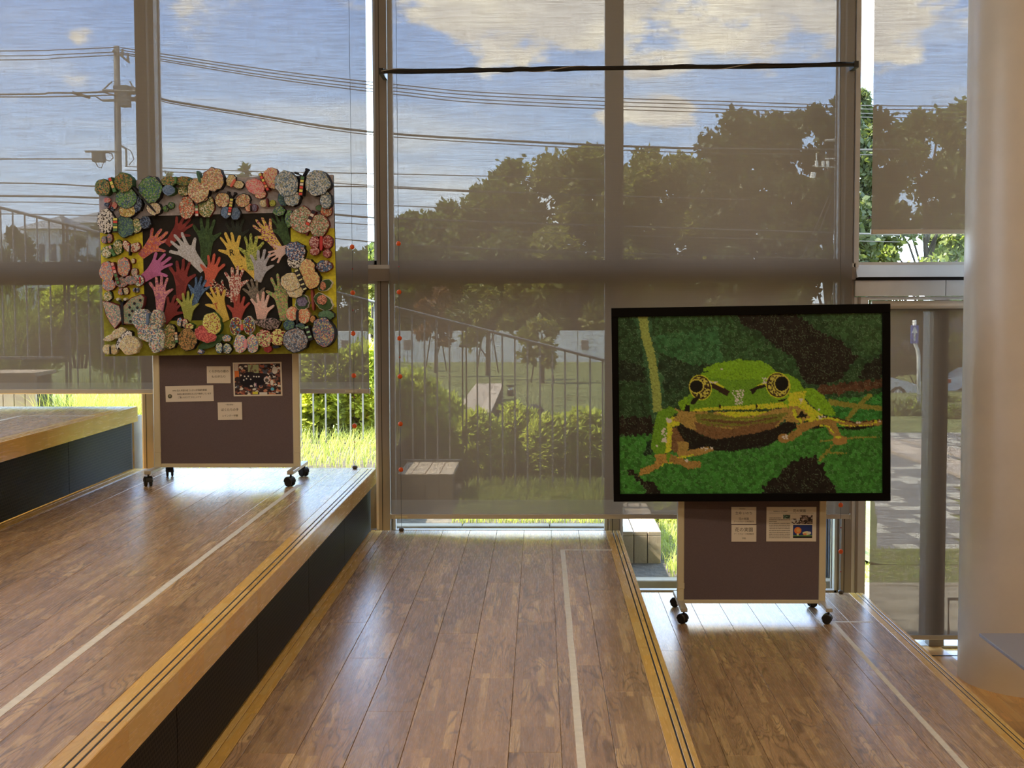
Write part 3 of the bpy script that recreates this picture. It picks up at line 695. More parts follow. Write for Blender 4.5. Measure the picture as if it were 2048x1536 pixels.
def groupphoto(col, u, v, r):
    warm = [(150, 80, 60), (120, 60, 30), (170, 150, 110), (60, 30, 24), (130, 100, 90)]
    col[(u > .0) & (u < .09) & (v < .28)] = L3((150, 130, 105)); col[(u < .1) & (v > .22) & (v < .45)] = L3((150, 75, 30))
    col[(u > .30) & (u < .53) & (v > .03) & (v < .30)] = L3((120, 120, 75))
    for i in range(9): ell(col, u, v, .33+.18*r.random(), .06+.2*r.random(), .02, .04, (90, 70, 50))
    ell(col, u, v, .33, .52, .22, .26, (16, 14, 18)); ell(col, u, v, .55, .5, .16, .2, (14, 12, 16)); ell(col, u, v, .45, .38, .3, .08, (24, 18, 20))
    for (a, b) in ((.14, .37), (.22, .40), (.30, .40), (.42, .41), (.48, .42), (.53, .42), (.20, .52), (.26, .48), (.35, .5)): ell(col, u, v, a, b, .016, .026, (190, 170, 150))
    ell(col, u, v, .70, .52, .065, .10, (150, 135, 115)); ell(col, u, v, .70, .54, .04, .06, (60, 50, 40)); ell(col, u, v, .70, .44, .025, .03, (180, 120, 95))
    ell(col, u, v, .81, .62, .035, .09, (185, 180, 165)); ell(col, u, v, .06, .50, .06, .09, (40, 28, 24)); ell(col, u, v, .88, .22, .06, .12, (160, 150, 120))
    ell(col, u, v, .43, .68, .012, .07, (200, 190, 180)); ell(col, u, v, .46, .68, .012, .06, (200, 120, 120)); ell(col, u, v, .36, .72, .03, .03, (200, 200, 190))
    col[(u > .38) & (u < .5) & (v > .90) & (v < .98)] = L3((180, 160, 40)); col[(u > .53) & (u < .7) & (v > .93)] = L3((190, 190, 175))
    ell(col, u, v, .82, .83, .04, .05, (70, 120, 150))
t, c, w, h = card('group_photograph', 'printed colour photograph of a group among artworks, top right on the left board', 'photograph', 466, 724.5, 564.5, 792, .015)
raster('print', c.x-w*.47, c.x+w*.47, c.z-h*.455, c.z+h*.455, YN-.0027, 130, 90, blots(5, 420, [(120, 60, 40), (30, 22, 20), (24, 18, 20), (170, 150, 120), (90, 50, 36), (60, 60, 60), (50, 40, 34), (140, 90, 60), (20, 16, 16)], (40, 28, 24), groupphoto, .012, .05), t)
pt = bpy.data.objects['notice_poster']; pc = ORG['notice_poster']
pa_, pb_ = P(1533, 1013.7, YN), P(1632, 1083, YN); w = pb_.x-pa_.x; h = pa_.z-pb_.z; c = pc
def sub(f0, f1, g0, g1, fn, nx=40, ny=28):
    raster('small_photo', pa_.x+w*f0, pa_.x+w*f1, pa_.z-h*g1, pa_.z-h*g0, YN-.0028, nx, ny, fn, pt)
sub(.335, .475, .225, .34, blots(1, 60, [(40, 60, 40), (20, 24, 18), (90, 110, 80), (60, 60, 50)], (40, 46, 36), None, .05, .15))
sub(.505, .67, .34, .49, blots(2, 50, [(150, 140, 120), (20, 16, 14), (170, 160, 140), (60, 45, 35)], (60, 50, 40), None, .06, .2))
sub(.67, .925, .24, .49, blots(3, 90, [(60, 48, 38), (150, 130, 110), (24, 18, 16), (100, 80, 60)], (50, 38, 30), None, .04, .14))
def flame(col, u, v, r):
    col[:] = L3((24, 34, 62)); col[v > .8] = L3((14, 12, 14)); col[(v > .78) & (v < .86)] = L3((70, 90, 40))
    ell(col, u, v, .25, .42, .19, .26, (200, 80, 30)); ell(col, u, v, .27, .40, .10, .15, (225, 110, 50)); ell(col, u, v, .25, .72, .05, .1, (190, 140, 90))
    ell(col, u, v, .72, .62, .22, .14, (160, 150, 90)); ell(col, u, v, .62, .70, .1, .08, (190, 90, 50)); ell(col, u, v, .84, .58, .09, .08, (190, 190, 170))
sub(.535, .92, .52, .90, blots(4, 5, [(20, 30, 60)], (24, 34, 62), flame), 60, 42)
# ================================================================== frog mosaic in a black frame
SRGB = lambda c: np.array(lin(c))
def inpoly(px_, py_, poly):
    ins = np.zeros(px_.shape, bool); n = len(poly)
    for i in range(n):
        x1, y1 = poly[i]; x2, y2 = poly[(i+1) % n]
        if y1 == y2: continue
        cnd = ((y1 > py_) != (y2 > py_)) & (px_ < (x2-x1)*(py_-y1)/(y2-y1)+x1); ins ^= cnd
    return ins
def thick(pts, w):
    out = []
    P_ = [np.array(p, float) for p in pts]
    Lf, Rt = [], []
    for i, p in enumerate(P_):
        d = P_[min(i+1, len(P_)-1)]-P_[max(i-1, 0)]; d = d/np.linalg.norm(d); nrm = np.array([-d[1], d[0]]); ww = w[i] if isinstance(w, (list, tuple)) else w
        Lf.append(tuple(p+nrm*ww/2)); Rt.append(tuple(p-nrm*ww/2))
    return Lf+Rt[::-1]
G1, G2, YEL, BR1, BR2, BLK = (92, 118, 20), (78, 104, 22), (152, 146, 30), (126, 94, 44), (92, 60, 34), (14, 12, 8)
VEIN = (104, 92, 34)
FROG_BG = [
 ((30, 46, 24), [(0, 0), (2100, 0), (2100, 1500), (0, 1500)]),
 ((36, 56, 28), [(370, 130), (900, 130), (1000, 250), (1150, 330), (1340, 440), (1420, 600), (1100, 460), (840, 470), (820, 230), (600, 250), (360, 320)]),
 ((22, 28, 17), [(120, 440), (300, 490), (310, 590), (120, 585)]),
 ((26, 38, 22), [(400, 430), (520, 430), (720, 480), (700, 540), (640, 560), (620, 640), (440, 640)]),
 ((24, 18, 13), [(930, 120), (1330, 120), (1500, 240), (1640, 300), (1760, 420), (1640, 570), (1500, 620), (1400, 600), (1340, 430), (1190, 330), (1100, 240), (980, 190)]),
 ((40, 58, 30), [(1500, 110), (1930, 110), (1930, 390), (1790, 420), (1740, 330), (1600, 250)]),
 ((22, 20, 14), [(1800, 480), (1925, 400), (1925, 560), (1760, 570)]),
 ((24, 17, 12), [(125, 835), (365, 822), (375, 950), (125, 962)]),
 ((40, 68, 36), [(370, 290), (520, 250), (820, 215), (845, 470), (720, 470), (600, 470), (500, 420), (390, 400)]),
 ((40, 62, 36), [(225, 140), (345, 140), (400, 420), (440, 640), (430, 830), (350, 870), (340, 620), (270, 330)]),
 ((64, 38, 24), [(1510, 618), (1740, 588), (1930, 568), (1932, 625), (1700, 672), (1510, 692), (1480, 650)]),
 ((38, 84, 30), [(1560, 700), (1930, 648), (1935, 900), (1560, 900)]),
 ((30, 50, 24), [(1540, 680), (1930, 632), (1930, 668), (1700, 695), (1560, 706)]),
 ((44, 84, 28), [(125, 966), (360, 950), (380, 1090), (620, 1060), (1100, 1050), (1250, 960), (1290, 860), (1400, 900), (1935, 862), (1940, 1400), (125, 1400)]),
 ((20, 34, 18), [(350, 985), (310, 1030), (310, 1090), (380, 1130)]),
 ((20, 14, 10), [(1108, 1400), (1120, 1320), (1240, 1210), (1300, 1150), (1370, 1115), (1480, 1098), (1500, 1140), (1540, 1145), (1550, 1230), (1600, 1300), (1660, 1400)]),
 ((22, 16, 11), [(138, 1178), (220, 1205), (300, 1262), (370, 1290), (450, 1400), (340, 1380), (280, 1290), (200, 1225)]),
]
FROG_FG = [
 ((112, 112, 52), [(258, 130), (325, 135), (340, 260), (382, 420), (412, 600), (424, 720), (424, 795), (368, 795), (355, 640), (330, 440), (285, 290)]),
 ((18, 13, 9), [(525, 890), (600, 880), (700, 960), (800, 980), (1000, 950), (1200, 900), (1300, 855), (1375, 890), (1230, 980), (1150, 1030), (900, 1068), (700, 1062), (610, 1060), (540, 960)]),
 (VEIN, thick([(1560, 725), (1740, 752), (1930, 770)], [40, 34, 30])), (VEIN, thick([(1850, 672), (1760, 755), (1690, 850)], [26, 34, 26])),
 (VEIN, thick([(1600, 1015), (1545, 1080), (1500, 1135)], [14, 20, 22])), (VEIN, thick([(1545, 1076), (1690, 1078)], [14, 8])), (VEIN, thick([(1690, 975), (1910, 965)], [14, 8])), (VEIN, thick([(1510, 996), (1600, 986)], 9)),
 (G1, [(712, 500), (780, 468), (860, 450), (960, 437), (1100, 444), (1170, 478), (1215, 520), (1290, 535), (1360, 570), (1400, 640), (1300, 700), (1292, 785), (1250, 742), (1000, 762), (700, 790), (625, 790), (560, 785), (540, 732), (590, 692), (640, 680), (690, 560)]),
 (G2, [(640, 600), (760, 560), (900, 575), (1050, 570), (1150, 590), (1160, 680), (1250, 745), (1000, 762), (640, 790), (600, 720)]),
 (BR1, [(620, 795), (850, 795), (950, 830), (1050, 825), (1200, 772), (1292, 765), (1296, 815), (1215, 900), (1060, 945), (900, 968), (800, 985), (700, 955), (640, 920), (615, 860)]),
 (BR2, [(650, 860), (700, 880), (900, 915), (1100, 880), (1240, 850), (1200, 905), (1060, 945), (900, 968), (800, 985), (700, 955), (640, 920)]),
 ((88, 82, 28), [(650, 812), (760, 805), (900, 832), (1050, 835), (1250, 800), (1292, 805), (1230, 855), (1060, 890), (900, 905), (740, 890), (665, 860)]),
 ((80, 52, 30), thick([(700, 850), (850, 862), (1000, 870), (1220, 830)], [10, 18, 18, 6])), ((96, 66, 36), thick([(760, 880), (950, 900), (1130, 872)], [6, 12, 6])),
 ((104, 100, 34), thick([(720, 835), (900, 850), (1100, 850)], [5, 8, 5])),
 (YEL, [(630, 778), (800, 762), (1050, 747), (1200, 732), (1250, 730), (1292, 758), (1180, 770), (1050, 778), (850, 782), (640, 795)]),
 (YEL, [(780, 800), (900, 796), (1180, 788), (1070, 822), (930, 832), (850, 815)]),
 (G2, [(395, 800), (480, 758), (545, 790), (490, 830), (492, 880), (470, 1055), (440, 1092), (380, 1095), (352, 1040), (370, 900)]),
 (YEL, [(478, 835), (548, 828), (550, 890), (500, 900), (492, 1060), (450, 1082), (465, 950), (462, 870)]),
 (BR1, [(498, 765), (560, 790), (625, 800), (642, 860), (672, 922), (600, 905), (540, 865), (500, 850), (540, 805)]),
 (BR2, [(500, 905), (530, 900), (552, 960), (600, 1010), (590, 1060), (550, 1092), (490, 1062)]),
 (BR1, [(535, 1000), (612, 1005), (612, 1040), (590, 1065), (560, 1090), (540, 1060)]),
 ((134, 94, 42), [(378, 1090), (470, 1082), (485, 1130), (420, 1168), (340, 1222), (262, 1240), (285, 1190), (385, 1150)]),
 ((122, 86, 40), [(470, 1082), (560, 1112), (610, 1130), (698, 1140), (695, 1178), (612, 1192), (560, 1162), (480, 1150)]),
 ((128, 92, 44), [(535, 1065), (620, 1060), (740, 1036), (785, 1050), (780, 1068), (700, 1092), (600, 1108), (540, 1112)]),
 (YEL, thick([(540, 1112), (600, 1104), (650, 1090)], 10)), (YEL, thick([(420, 1170), (450, 1150), (500, 1148)], 8)), (G2, [(455, 1080), (485, 1075), (480, 1130), (460, 1130)]),
 (G1, [(1335, 690), (1400, 632), (1460, 628), (1540, 690), (1612, 800), (1605, 822), (1520, 812), (1440, 742), (1400, 690), (1350, 705)]),
 (YEL, [(1295, 665), (1345, 655), (1420, 650), (1400, 690), (1425, 740), (1530, 818), (1440, 852), (1330, 862), (1300, 800), (1290, 700)]),
 (BR1, [(1300, 752), (1360, 760), (1400, 782), (1442, 832), (1360, 872), (1275, 862)]), (YEL, thick([(1330, 770), (1340, 820), (1400, 880)], [22, 26, 14])),
 (BLK, [(1385, 783), (1428, 828), (1342, 838)]), ((170, 150, 120), [(1365, 700), (1390, 700), (1378, 750)]),
 (BLK, thick([(1330, 900), (1450, 900), (1560, 890), (1640, 905), (1740, 908), (1870, 890)], [8, 26, 8, 10, 22, 16])),
 ((118, 84, 38), [(1350, 880), (1450, 850), (1540, 822), (1640, 838), (1740, 860), (1850, 848), (1930, 842), (1930, 884), (1800, 892), (1700, 900), (1620, 872), (1500, 884), (1400, 930), (1330, 990), (1262, 1006), (1222, 982), (1290, 952), (1348, 912)]),
 ((58, 34, 20), thick([(1520, 826), (1620, 838), (1740, 868), (1860, 852), (1930, 850)], [6, 10, 8, 10, 4])),
 (YEL, thick([(1400, 870), (1480, 845), (1560, 835), (1680, 862)], [6, 14, 14, 12])), (YEL, thick([(1880, 850), (1885, 875)], 20)), (YEL, thick([(1620, 880), (1740, 892), (1860, 880)], 6)),
 ((120, 86, 40), [(1540, 870), (1620, 876), (1650, 950), (1692, 975), (1690, 1008), (1602, 1022), (1596, 960), (1560, 920)]),
 (YEL, thick([(1500, 886), (1570, 895), (1610, 960)], 7)),
]
def frogcol(x, y, fine):
    col = np.zeros(x.shape+(3,)); reg = np.zeros(x.shape, int)
    for k, (c, pg) in enumerate(FROG_BG): m = inpoly(x, y, pg); col[m] = SRGB(c); reg[m] = 0
    if fine:
        for c, pg in FROG_FG:
            m = inpoly(x, y, pg); col[m] = SRGB(c); reg[m] = 1
    return col, reg
fr = np.random.default_rng(11)
def seeds(x, y, s, jit, seed):
    r = np.random.default_rng(seed); n = 420; J = r.random((n, n, 4))
    gi, gj = np.floor(x/s).astype(int), np.floor(y/s).astype(int)
    best = np.full(x.shape, 1e9); sec = best.copy(); bx = x.copy(); by = y.copy(); bid = np.zeros(x.shape); bid2 = np.zeros(x.shape)
    for di in (-1, 0, 1):
        for dj in (-1, 0, 1):
            a, b = (gi+di) % n, (gj+dj) % n
            sx, sy = (gi+di+.5+(J[a, b, 0]-.5)*jit)*s, (gj+dj+.5+(J[a, b, 1]-.5)*jit)*s
            d = np.hypot(x-sx, y-sy); u = d < best
            sec = np.where(u, best, np.minimum(sec, d)); bx = np.where(u, sx, bx); by = np.where(u, sy, by)
            bid = np.where(u, J[a, b, 2], bid); bid2 = np.where(u, J[a, b, 3], bid2); best = np.minimum(best, d)
    return bx, by, bid, bid2, sec-best
def frogfn(u, v):
    X = 118+17*v+u*(1807-10*v); Y = 145-33*u+v*(1220+23*u)
    bx, by, id1, id2, e1 = seeds(X, Y, 21.0, .95, 3)
    fx, fy, jd1, jd2, e2 = seeds(X, Y, 9.0, .9, 4)
    c0, _ = frogcol(bx, by, False); c1, r1 = frogcol(fx, fy, True)
    use = r1 > 0
    col = np.where(use[..., None], c1, c0)
    b1 = .62+.8*id1; b2 = .82+.36*jd1
    col = col*np.where(use, b2, b1)[..., None]
    gl = np.where(use, (e2 < .9) & (jd2 > .8), (e1 < 1.6) & (id2 > .55))
    col = col+gl[..., None]*np.array([.040, .046, .022])*np.where(use, .6, 1.0)[..., None]
    gap = np.where(use, (e2 < 1.2) & (jd2 < .25), (e1 < 2.2) & (id2 < .35)); col = np.where(gap[..., None], col*.55, col)
    # eyes
    def E(cx, cy, rx, ry, c, rot=0):
        dx, dy = X-cx, Y-cy; a = dx*np.cos(rot)+dy*np.sin(rot); b = -dx*np.sin(rot)+dy*np.cos(rot)
        m = (a/rx)**2+(b/ry)**2 < 1
        if c is not None: col[m] = SRGB(c)*(.9+.2*jd1[m])[:, None]
        return m
    def PG(pts, c): m = inpoly(X+2.5*(jd1-.5), Y+2.5*(jd2-.5), pts); col[m] = SRGB(c)
    PG([(745, 585), (780, 585), (835, 618), (895, 655), (872, 688), (800, 645), (760, 625)], (36, 22, 14)); PG([(750, 578), (790, 585), (860, 625), (850, 632), (780, 600)], YEL)
    PG([(1130, 598), (1060, 628), (1028, 642), (1052, 678), (1080, 640), (1150, 622)], (24, 14, 10)); PG([(1130, 590), (1080, 612), (1080, 618), (1140, 602)], YEL)
    for (cx, cy, rx, ry, rot, px_, py_, prx, pry) in ((692, 628, 70, 82, -.3, 664, 620, 45, 42), (1222, 612, 76, 84, -.45, 1248, 600, 46, 50)):
        E(cx, cy, rx+7, ry+6, YEL, rot); E(cx, cy, rx, ry, (46, 30, 18), rot)
        m = E(cx, cy, rx-8, ry-8, None, rot); sp = m & (jd1 > .55); col[sp] = SRGB((150, 130, 50)); sp = m & (jd1 < .15); col[sp] = SRGB((16, 12, 8))
        E(px_, py_, prx+8, pry+8, (150, 130, 48)); E(px_, py_, prx, pry, (10, 9, 7))
    PG([(705, 520), (745, 512), (750, 520), (710, 528)], (20, 40, 16))
    PG([(590, 745), (618, 750), (620, 790), (582, 790)], (14, 12, 8)); PG([(640, 700), (690, 695), (650, 745), (620, 740)], (18, 14, 8)); PG([(1220, 715), (1285, 700), (1270, 720), (1225, 725)], (20, 14, 8))
    for cx in (826, 1077): E(cx, 757, 6, 17, (24, 16, 10))
    dots = []
    r = np.random.default_rng(5)
    while len(dots) < 60:
        a, b = r.uniform(890, 1000), r.uniform(645, 745)
        if inpoly(np.array(a), np.array(b), [(885, 645), (1002, 645), (985, 690), (980, 740), (930, 742), (925, 690)]): dots.append((a, b, 5))
    dots += [(r.uniform(755, 810), r.uniform(585, 606), 5) for _ in range(10)]+[(r.uniform(1118, 1150), r.uniform(560, 600), 5) for _ in range(12)]
    dots += [(r.uniform(695, 780), r.uniform(1040, 1062), 5) for _ in range(12)]+[(r.uniform(425, 460), r.uniform(880, 1010), 7) for _ in range(16)]+[(477, 858, 18), (462, 845, 10), (442, 990, 16), (836, 502, 7), (598, 1132, 12), (392, 1030, 8), (1500, 778, 8)]
    dots += [(r.uniform(1250, 1285), r.uniform(955, 980), 7) for _ in range(9)]+[(r.uniform(1500, 1560), r.uniform(824, 840), 6) for _ in range(8)]+[(1760, 868, 8), (1775, 866, 7), (1912, 858, 7)]
    E(1262, 976, 40, 32, (120, 84, 40)); E(1640, 990, 48, 32, (126, 88, 42)); E(1632, 968, 22, 9, YEL)
    for a, b, s in dots: E(a, b, s, s*.85, (186, 168, 138))
    col = np.minimum(col*np.array([.90/.40, 1/.33, .85/.215])*FROGK, .8)
    rel = .0012*np.where(use, jd2, id2)+.0006*np.where(use, e2 > 1, e1 > 1.5)
    return col, rel
FROGK = 1.0
def quadart(corn, Yc, yaw):
    pts = []
    for i, (u, v) in enumerate(corn):
        s = -1 if i in (0, 3) else 1
        pts.append(s)
    # centre and size; the right side is turned towards the room by yaw
    hw = .7
    tl, tr, br, bl_ = [P(u, v, Yc+(hw if i in (0, 3) else -hw)*math.sin(yaw)) for i, (u, v) in enumerate(corn)]
    c = (tl+tr+br+bl_)/4; w = ((tr-tl).length+(br-bl_).length)/2; h = ((tl-bl_).length+(tr-br).length)/2
    d = ((tr-tl)+(br-bl_)); roll = math.atan2(d.z, math.hypot(d.x, d.y))
    return c, w, h, roll
CF = [(1223, 616), (1779, 607.5), (1779.5, 1000), (1227, 1003)]
c, w, h, roll = quadart(CF, 7.955, .076)
fp = thing('framed_mosaic', 'frog picture made of small green paper chips in a flat black frame', 'picture', (0, 0, 0))
fw_l, fw_t = .040, .052
MB().box(-w/2, w/2, -.001, .012, -h/2, h/2).build('backing_board', M_black, fp)
sb = .012
for (a, b, cc_, d) in ((-w/2, w/2, h/2-fw_t, h/2), (-w/2, w/2, -h/2, -h/2+.044), (-w/2, -w/2+.038, -h/2+.044, h/2-fw_t), (w/2-.044, w/2, -h/2+.044, h/2-fw_t)):
    MB().box(a, b, -.024, .014, cc_, d, b=.002).build('frame_bar', M_black, fp)
M_frog = vcol('paper_chip_mosaic', .5)
fo = raster('mosaic', -w/2+.036, w/2-.042, -h/2+.042, h/2-fw_t+.002, -.006, 380, 262, frogfn, fp, M_frog); fo['kind'] = 'stuff'
fp.location = c; fp.rotation_euler = (0, -roll, -.076)
# ================================================================== butterfly and hand collage
CB = [(199, 362), (667, 350), (675, 705.5), (210, 713)]
c, w, h, roll = quadart(CB, 7.975, .08)
ca = thing('collage_picture', 'large collage of painted hands framed by many paper butterflies', 'picture', (0, 0, 0))
ca.location = c; ca.rotation_euler = (0, -roll, -.08)
CW, CH = w, h
ZC_ = [(68, 162), (1828, 128), (1855, 1440), (113, 1478)]
def uvz(x, y):
    u = v = .5
    for _ in range(6):
        X0 = ZC_[0][0]+(ZC_[3][0]-ZC_[0][0])*v; X1 = ZC_[1][0]+(ZC_[2][0]-ZC_[1][0])*v; u = (x-X0)/(X1-X0)
        Ya = ZC_[0][1]+(ZC_[1][1]-ZC_[0][1])*u; Yb = ZC_[3][1]+(ZC_[2][1]-ZC_[3][1])*u; v = (y-Ya)/(Yb-Ya)
    return (u-.5)*CW, (.5-v)*CH
KZ = CW/1751
def zpoly(pts): return [uvz(x, y) for x, y in pts]
def cm(n, c, k=.9): return mat('collage_'+n, alb(*c, k=k), .8, noise=(55, .22), bump=(120, .5, .002))
MB().box(-CW/2, CW/2, -.004, .016, -CH/2, CH/2, b=.003).build('canvas', cm('black', (18, 15, 12)), ca)
yb = -.006
def region(name, pts, m): MB().prism(zpoly(pts), yb, -.0035).build(name, m, ca)
region('top_band', [(68, 162), (1828, 128), (1836, 520), (1512, 512), (1510, 402), (398, 425), (400, 545), (76, 548)], cm('grey', (134, 122, 110)))
region('side_panel', [(76, 548), (400, 545), (412, 1040), (98, 1045)], cm('yellow', (188, 148, 34)))
region('side_panel', [(1512, 512), (1836, 520), (1850, 1100), (1524, 1095)], cm('yellow', (188, 148, 34)))
region('bottom_band', [(98, 1045), (412, 1040), (416, 1210), (1526, 1192), (1524, 1095), (1850, 1100), (1855, 1440), (113, 1478)], cm('olive', (112, 104, 24)))
# hands
HO = [(-.20, -.62), (-.27, -.30), (-.36, .02), (-.42, .16), (-.62, .42), (-.66, .50), (-.60, .56), (-.53, .53), (-.34, .30), (-.27, .34), (-.33, .62), (-.345, .80), (-.28, .86), (-.215, .80), (-.155, .50), (-.09, .38), (-.055, .60), (-.05, .90), (.015, .98), (.08, .90), (.085, .60), (.10, .38), (.155, .48), (.24, .76), (.30, .84), (.365, .79), (.35, .68), (.26, .38), (.235, .16), (.30, .12), (.46, .22), (.60, .29), (.66, .25), (.62, .17), (.46, .02), (.32, -.14), (.26, -.32), (.20, -.62)]
PL = dict(
 mag=[(148, 68, 100), (156, 76, 108)], dred=[(98, 20, 18), (112, 26, 20)], dgr=[(36, 56, 22), (48, 68, 28)], bgr=[(24, 28, 17), (30, 34, 20)],
 lgr=[(152, 142, 126), (160, 150, 134)], yel=[(184, 146, 44), (176, 138, 40)], oyel=[(138, 138, 44), (154, 150, 54), (96, 104, 36)], gry=[(134, 126, 116), (146, 138, 126)],
 pk=[(190, 138, 112), (196, 146, 120)], ror=[(160, 58, 34), (168, 64, 36)], pmag=[(182, 116, 100), (150, 80, 96)], blu=[(52, 78, 96), (66, 92, 110), (44, 64, 84)],
 rw=[(190, 150, 120), (130, 40, 34), (186, 160, 130), (150, 70, 50)], oli=[(126, 124, 40), (138, 134, 48)], red=[(144, 46, 30), (136, 42, 28)], ggr=[(96, 88, 66), (84, 70, 54), (120, 100, 76)],
 gy=[(120, 136, 60), (150, 150, 70), (92, 116, 60), (160, 100, 74)], ymix=[(190, 150, 44), (184, 136, 100), (120, 40, 60), (190, 150, 44)], sm=[(150, 60, 44), (40, 24, 20), (190, 170, 130), (90, 20, 20)],
 orp=[(170, 70, 44), (184, 110, 60), (150, 70, 90)],
 go=[(60, 80, 40), (96, 104, 40), (150, 90, 40), (44, 66, 50), (130, 110, 60)], gb=[(70, 104, 44), (44, 66, 84), (120, 120, 84), (84, 120, 50), (56, 84, 40)],
 navy=[(36, 44, 56), (60, 76, 92), (28, 32, 40), (90, 100, 104)], yb=[(170, 140, 56), (150, 100, 50), (190, 170, 110), (130, 110, 40)],
 py=[(180, 150, 110), (160, 110, 80), (190, 170, 120), (170, 130, 60), (130, 120, 80), (150, 80, 60)], rg=[(170, 90, 60), (190, 170, 130), (150, 50, 30), (120, 120, 84), (180, 110, 60)],
 gm=[(100, 110, 56), (190, 176, 130), (70, 90, 50), (160, 130, 70)], bw=[(200, 184, 160), (24, 18, 18), (180, 164, 140)], cr=[(200, 180, 140), (180, 150, 110), (190, 170, 110), (150, 120, 90)],
 bwm=[(100, 110, 104), (150, 150, 130), (64, 84, 96), (130, 120, 84), (170, 160, 140)], pky=[(190, 120, 100), (200, 160, 120), (170, 80, 60), (190, 150, 90)], pnk=[(184, 80, 70), (196, 110, 100), (180, 140, 110)],
 mx=[(150, 150, 110), (110, 120, 80), (170, 110, 80), (180, 160, 130), (90, 110, 70), (130, 70, 50)], rw2=[(200, 176, 140), (140, 40, 34), (180, 150, 110)],
 pb=[(170, 110, 80), (120, 110, 110), (190, 140, 90), (110, 130, 120), (180, 90, 70)], gp=[(120, 110, 96), (170, 110, 90), (96, 100, 90)],
 pg=[(170, 120, 104), (120, 130, 100), (150, 110, 90), (190, 150, 110), (90, 110, 96)], spg=[(110, 120, 80), (130, 130, 96), (150, 110, 80), (90, 110, 84)],
 fl=[(190, 176, 140), (84, 100, 100), (150, 150, 110), (60, 80, 96), (180, 110, 80), (110, 110, 70), (200, 190, 160)], ogo=[(120, 110, 60), (150, 100, 50), (70, 70, 40), (170, 140, 90), (96, 110, 50)],
 bo=[(140, 90, 40), (110, 90, 40), (160, 110, 50), (70, 60, 30)], yr=[(190, 176, 70), (170, 150, 50), (140, 60, 30), (200, 190, 90)], rd=[(160, 50, 44), (180, 80, 60), (140, 30, 30)],
 rgy=[(120, 30, 26), (190, 180, 80), (44, 84, 60), (110, 26, 24), (60, 90, 120)], dk=[(60, 50, 40), (110, 90, 74), (40, 34, 28), (140, 110, 96)],
 bwh=[(170, 170, 120), (60, 96, 120), (200, 190, 150), (70, 90, 70)], pc=[(200, 150, 120), (190, 176, 130), (180, 100, 84), (70, 100, 130), (150, 150, 100)],
 gpk=[(120, 140, 80), (190, 110, 96), (120, 30, 30), (190, 180, 100)], yl=[(190, 180, 90), (120, 30, 30), (180, 170, 80)], dr=[(130, 26, 26), (120, 22, 22)], nv=[(24, 30, 40), (20, 26, 36)],
 pr=[(140, 60, 50), (170, 130, 110), (110, 40, 40)], bbr=[(50, 74, 100), (170, 150, 130), (80, 40, 36), (60, 90, 110)], cre=[(196, 176, 130), (180, 160, 100), (190, 150, 100), (150, 130, 90)],
 yo=[(190, 150, 84), (180, 130, 70), (200, 170, 100), (170, 110, 70)], lf=[(40, 62, 28), (48, 70, 32)], oc=[(200, 130, 80), (190, 90, 60), (210, 170, 120)],
 bg=[(80, 84, 88), (110, 110, 104), (60, 64, 70), (140, 110, 84), (150, 150, 140)], ml=[(96, 76, 86), (50, 70, 90), (160, 96, 80), (110, 120, 90), (170, 150, 90), (70, 86, 110)],
 teal=[(48, 76, 62), (44, 66, 80), (84, 110, 70)], bl=[(76, 92, 104), (90, 104, 114), (60, 80, 96)], gn=[(66, 96, 60), (76, 104, 66)], og=[(170, 110, 50), (150, 96, 44)],
 purp=[(110, 96, 104), (84, 72, 84)], oran=[(170, 96, 60), (120, 70, 50), (186, 120, 84)], cw=[(190, 180, 150), (170, 160, 130)])
SCL = dict(mag=20, dred=20, dgr=90, lgr=110, yel=25, gry=110, pk=20, ror=20, red=20, oli=60, lf=30)
def pm(n): return pal(n, PL[n], SCL.get(n, 165))
def bodyc(n, c): return mat('body_'+n, alb(*c, k=1.1), .7)
OUT = bodyc('outline_black', (16, 14, 16)); OUTR = bodyc('outline_maroon', (72, 24, 22)); OUTG = bodyc('outline_green', (34, 56, 26)); OUTY = bodyc('outline_cream', (190, 180, 120))
hd = [0]
def hand(cx, cy, S, ang, pl_, flip=1, arm=0, name='hand', stretch=1.0):
    hd[0] += 1; y = -.0062-.00042*hd[0]
    S *= 1.14; a = math.radians(ang); rnd = random.Random(hd[0]); pts = []
    for (px_, py_) in HO:
        if py_ < -.5 and arm: py_ -= arm; px_ *= .9
        px_ *= flip
        X = (px_*math.cos(a)+py_*math.sin(a)*stretch)*S; Y = (-px_*math.sin(a)+py_*math.cos(a)*stretch)*S
        pts.append((cx+X+rnd.uniform(-1.6, 1.6), cy-Y+rnd.uniform(-1.6, 1.6)))
    o = MB().prism(zpoly(pts), y-.0012, -.0038).build(name, pm(pl_), ca); return y-.0012
hand(480, 640, 135, 48, 'orp', 1, .2); hand(675, 540, 120, 42, 'dred', 1, .35); hand(1110, 560, 125, 4, 'bgr', 1, .2); hand(1450, 530, 118, -22, 'dgr', -1, .3)
hand(885, 590, 150, 3, 'dgr', 1, .55); hand(1340, 560, 125, -38, 'ymix', -1, .6); hand(745, 690, 150, -40, 'lgr', 1, .45); y_r = hand(1080, 680, 132, -22, 'yel', -1, .25)
hand(1195, 790, 120, -38, 'yel', -1, .4); hand(1220, 700, 130, 0, 'oyel', -1, .25); hand(1290, 810, 130, 12, 'gry', 1, .1); hand(1440, 690, 95, -115, 'pk', 1, .3)
hand(500, 820, 135, 52, 'mag', 1, .3); hand(700, 895, 140, 4, 'dred', 1, .35); hand(920, 840, 125, 12, 'ror', -1, .2); hand(990, 970, 90, -60, 'sm', 1, .6)
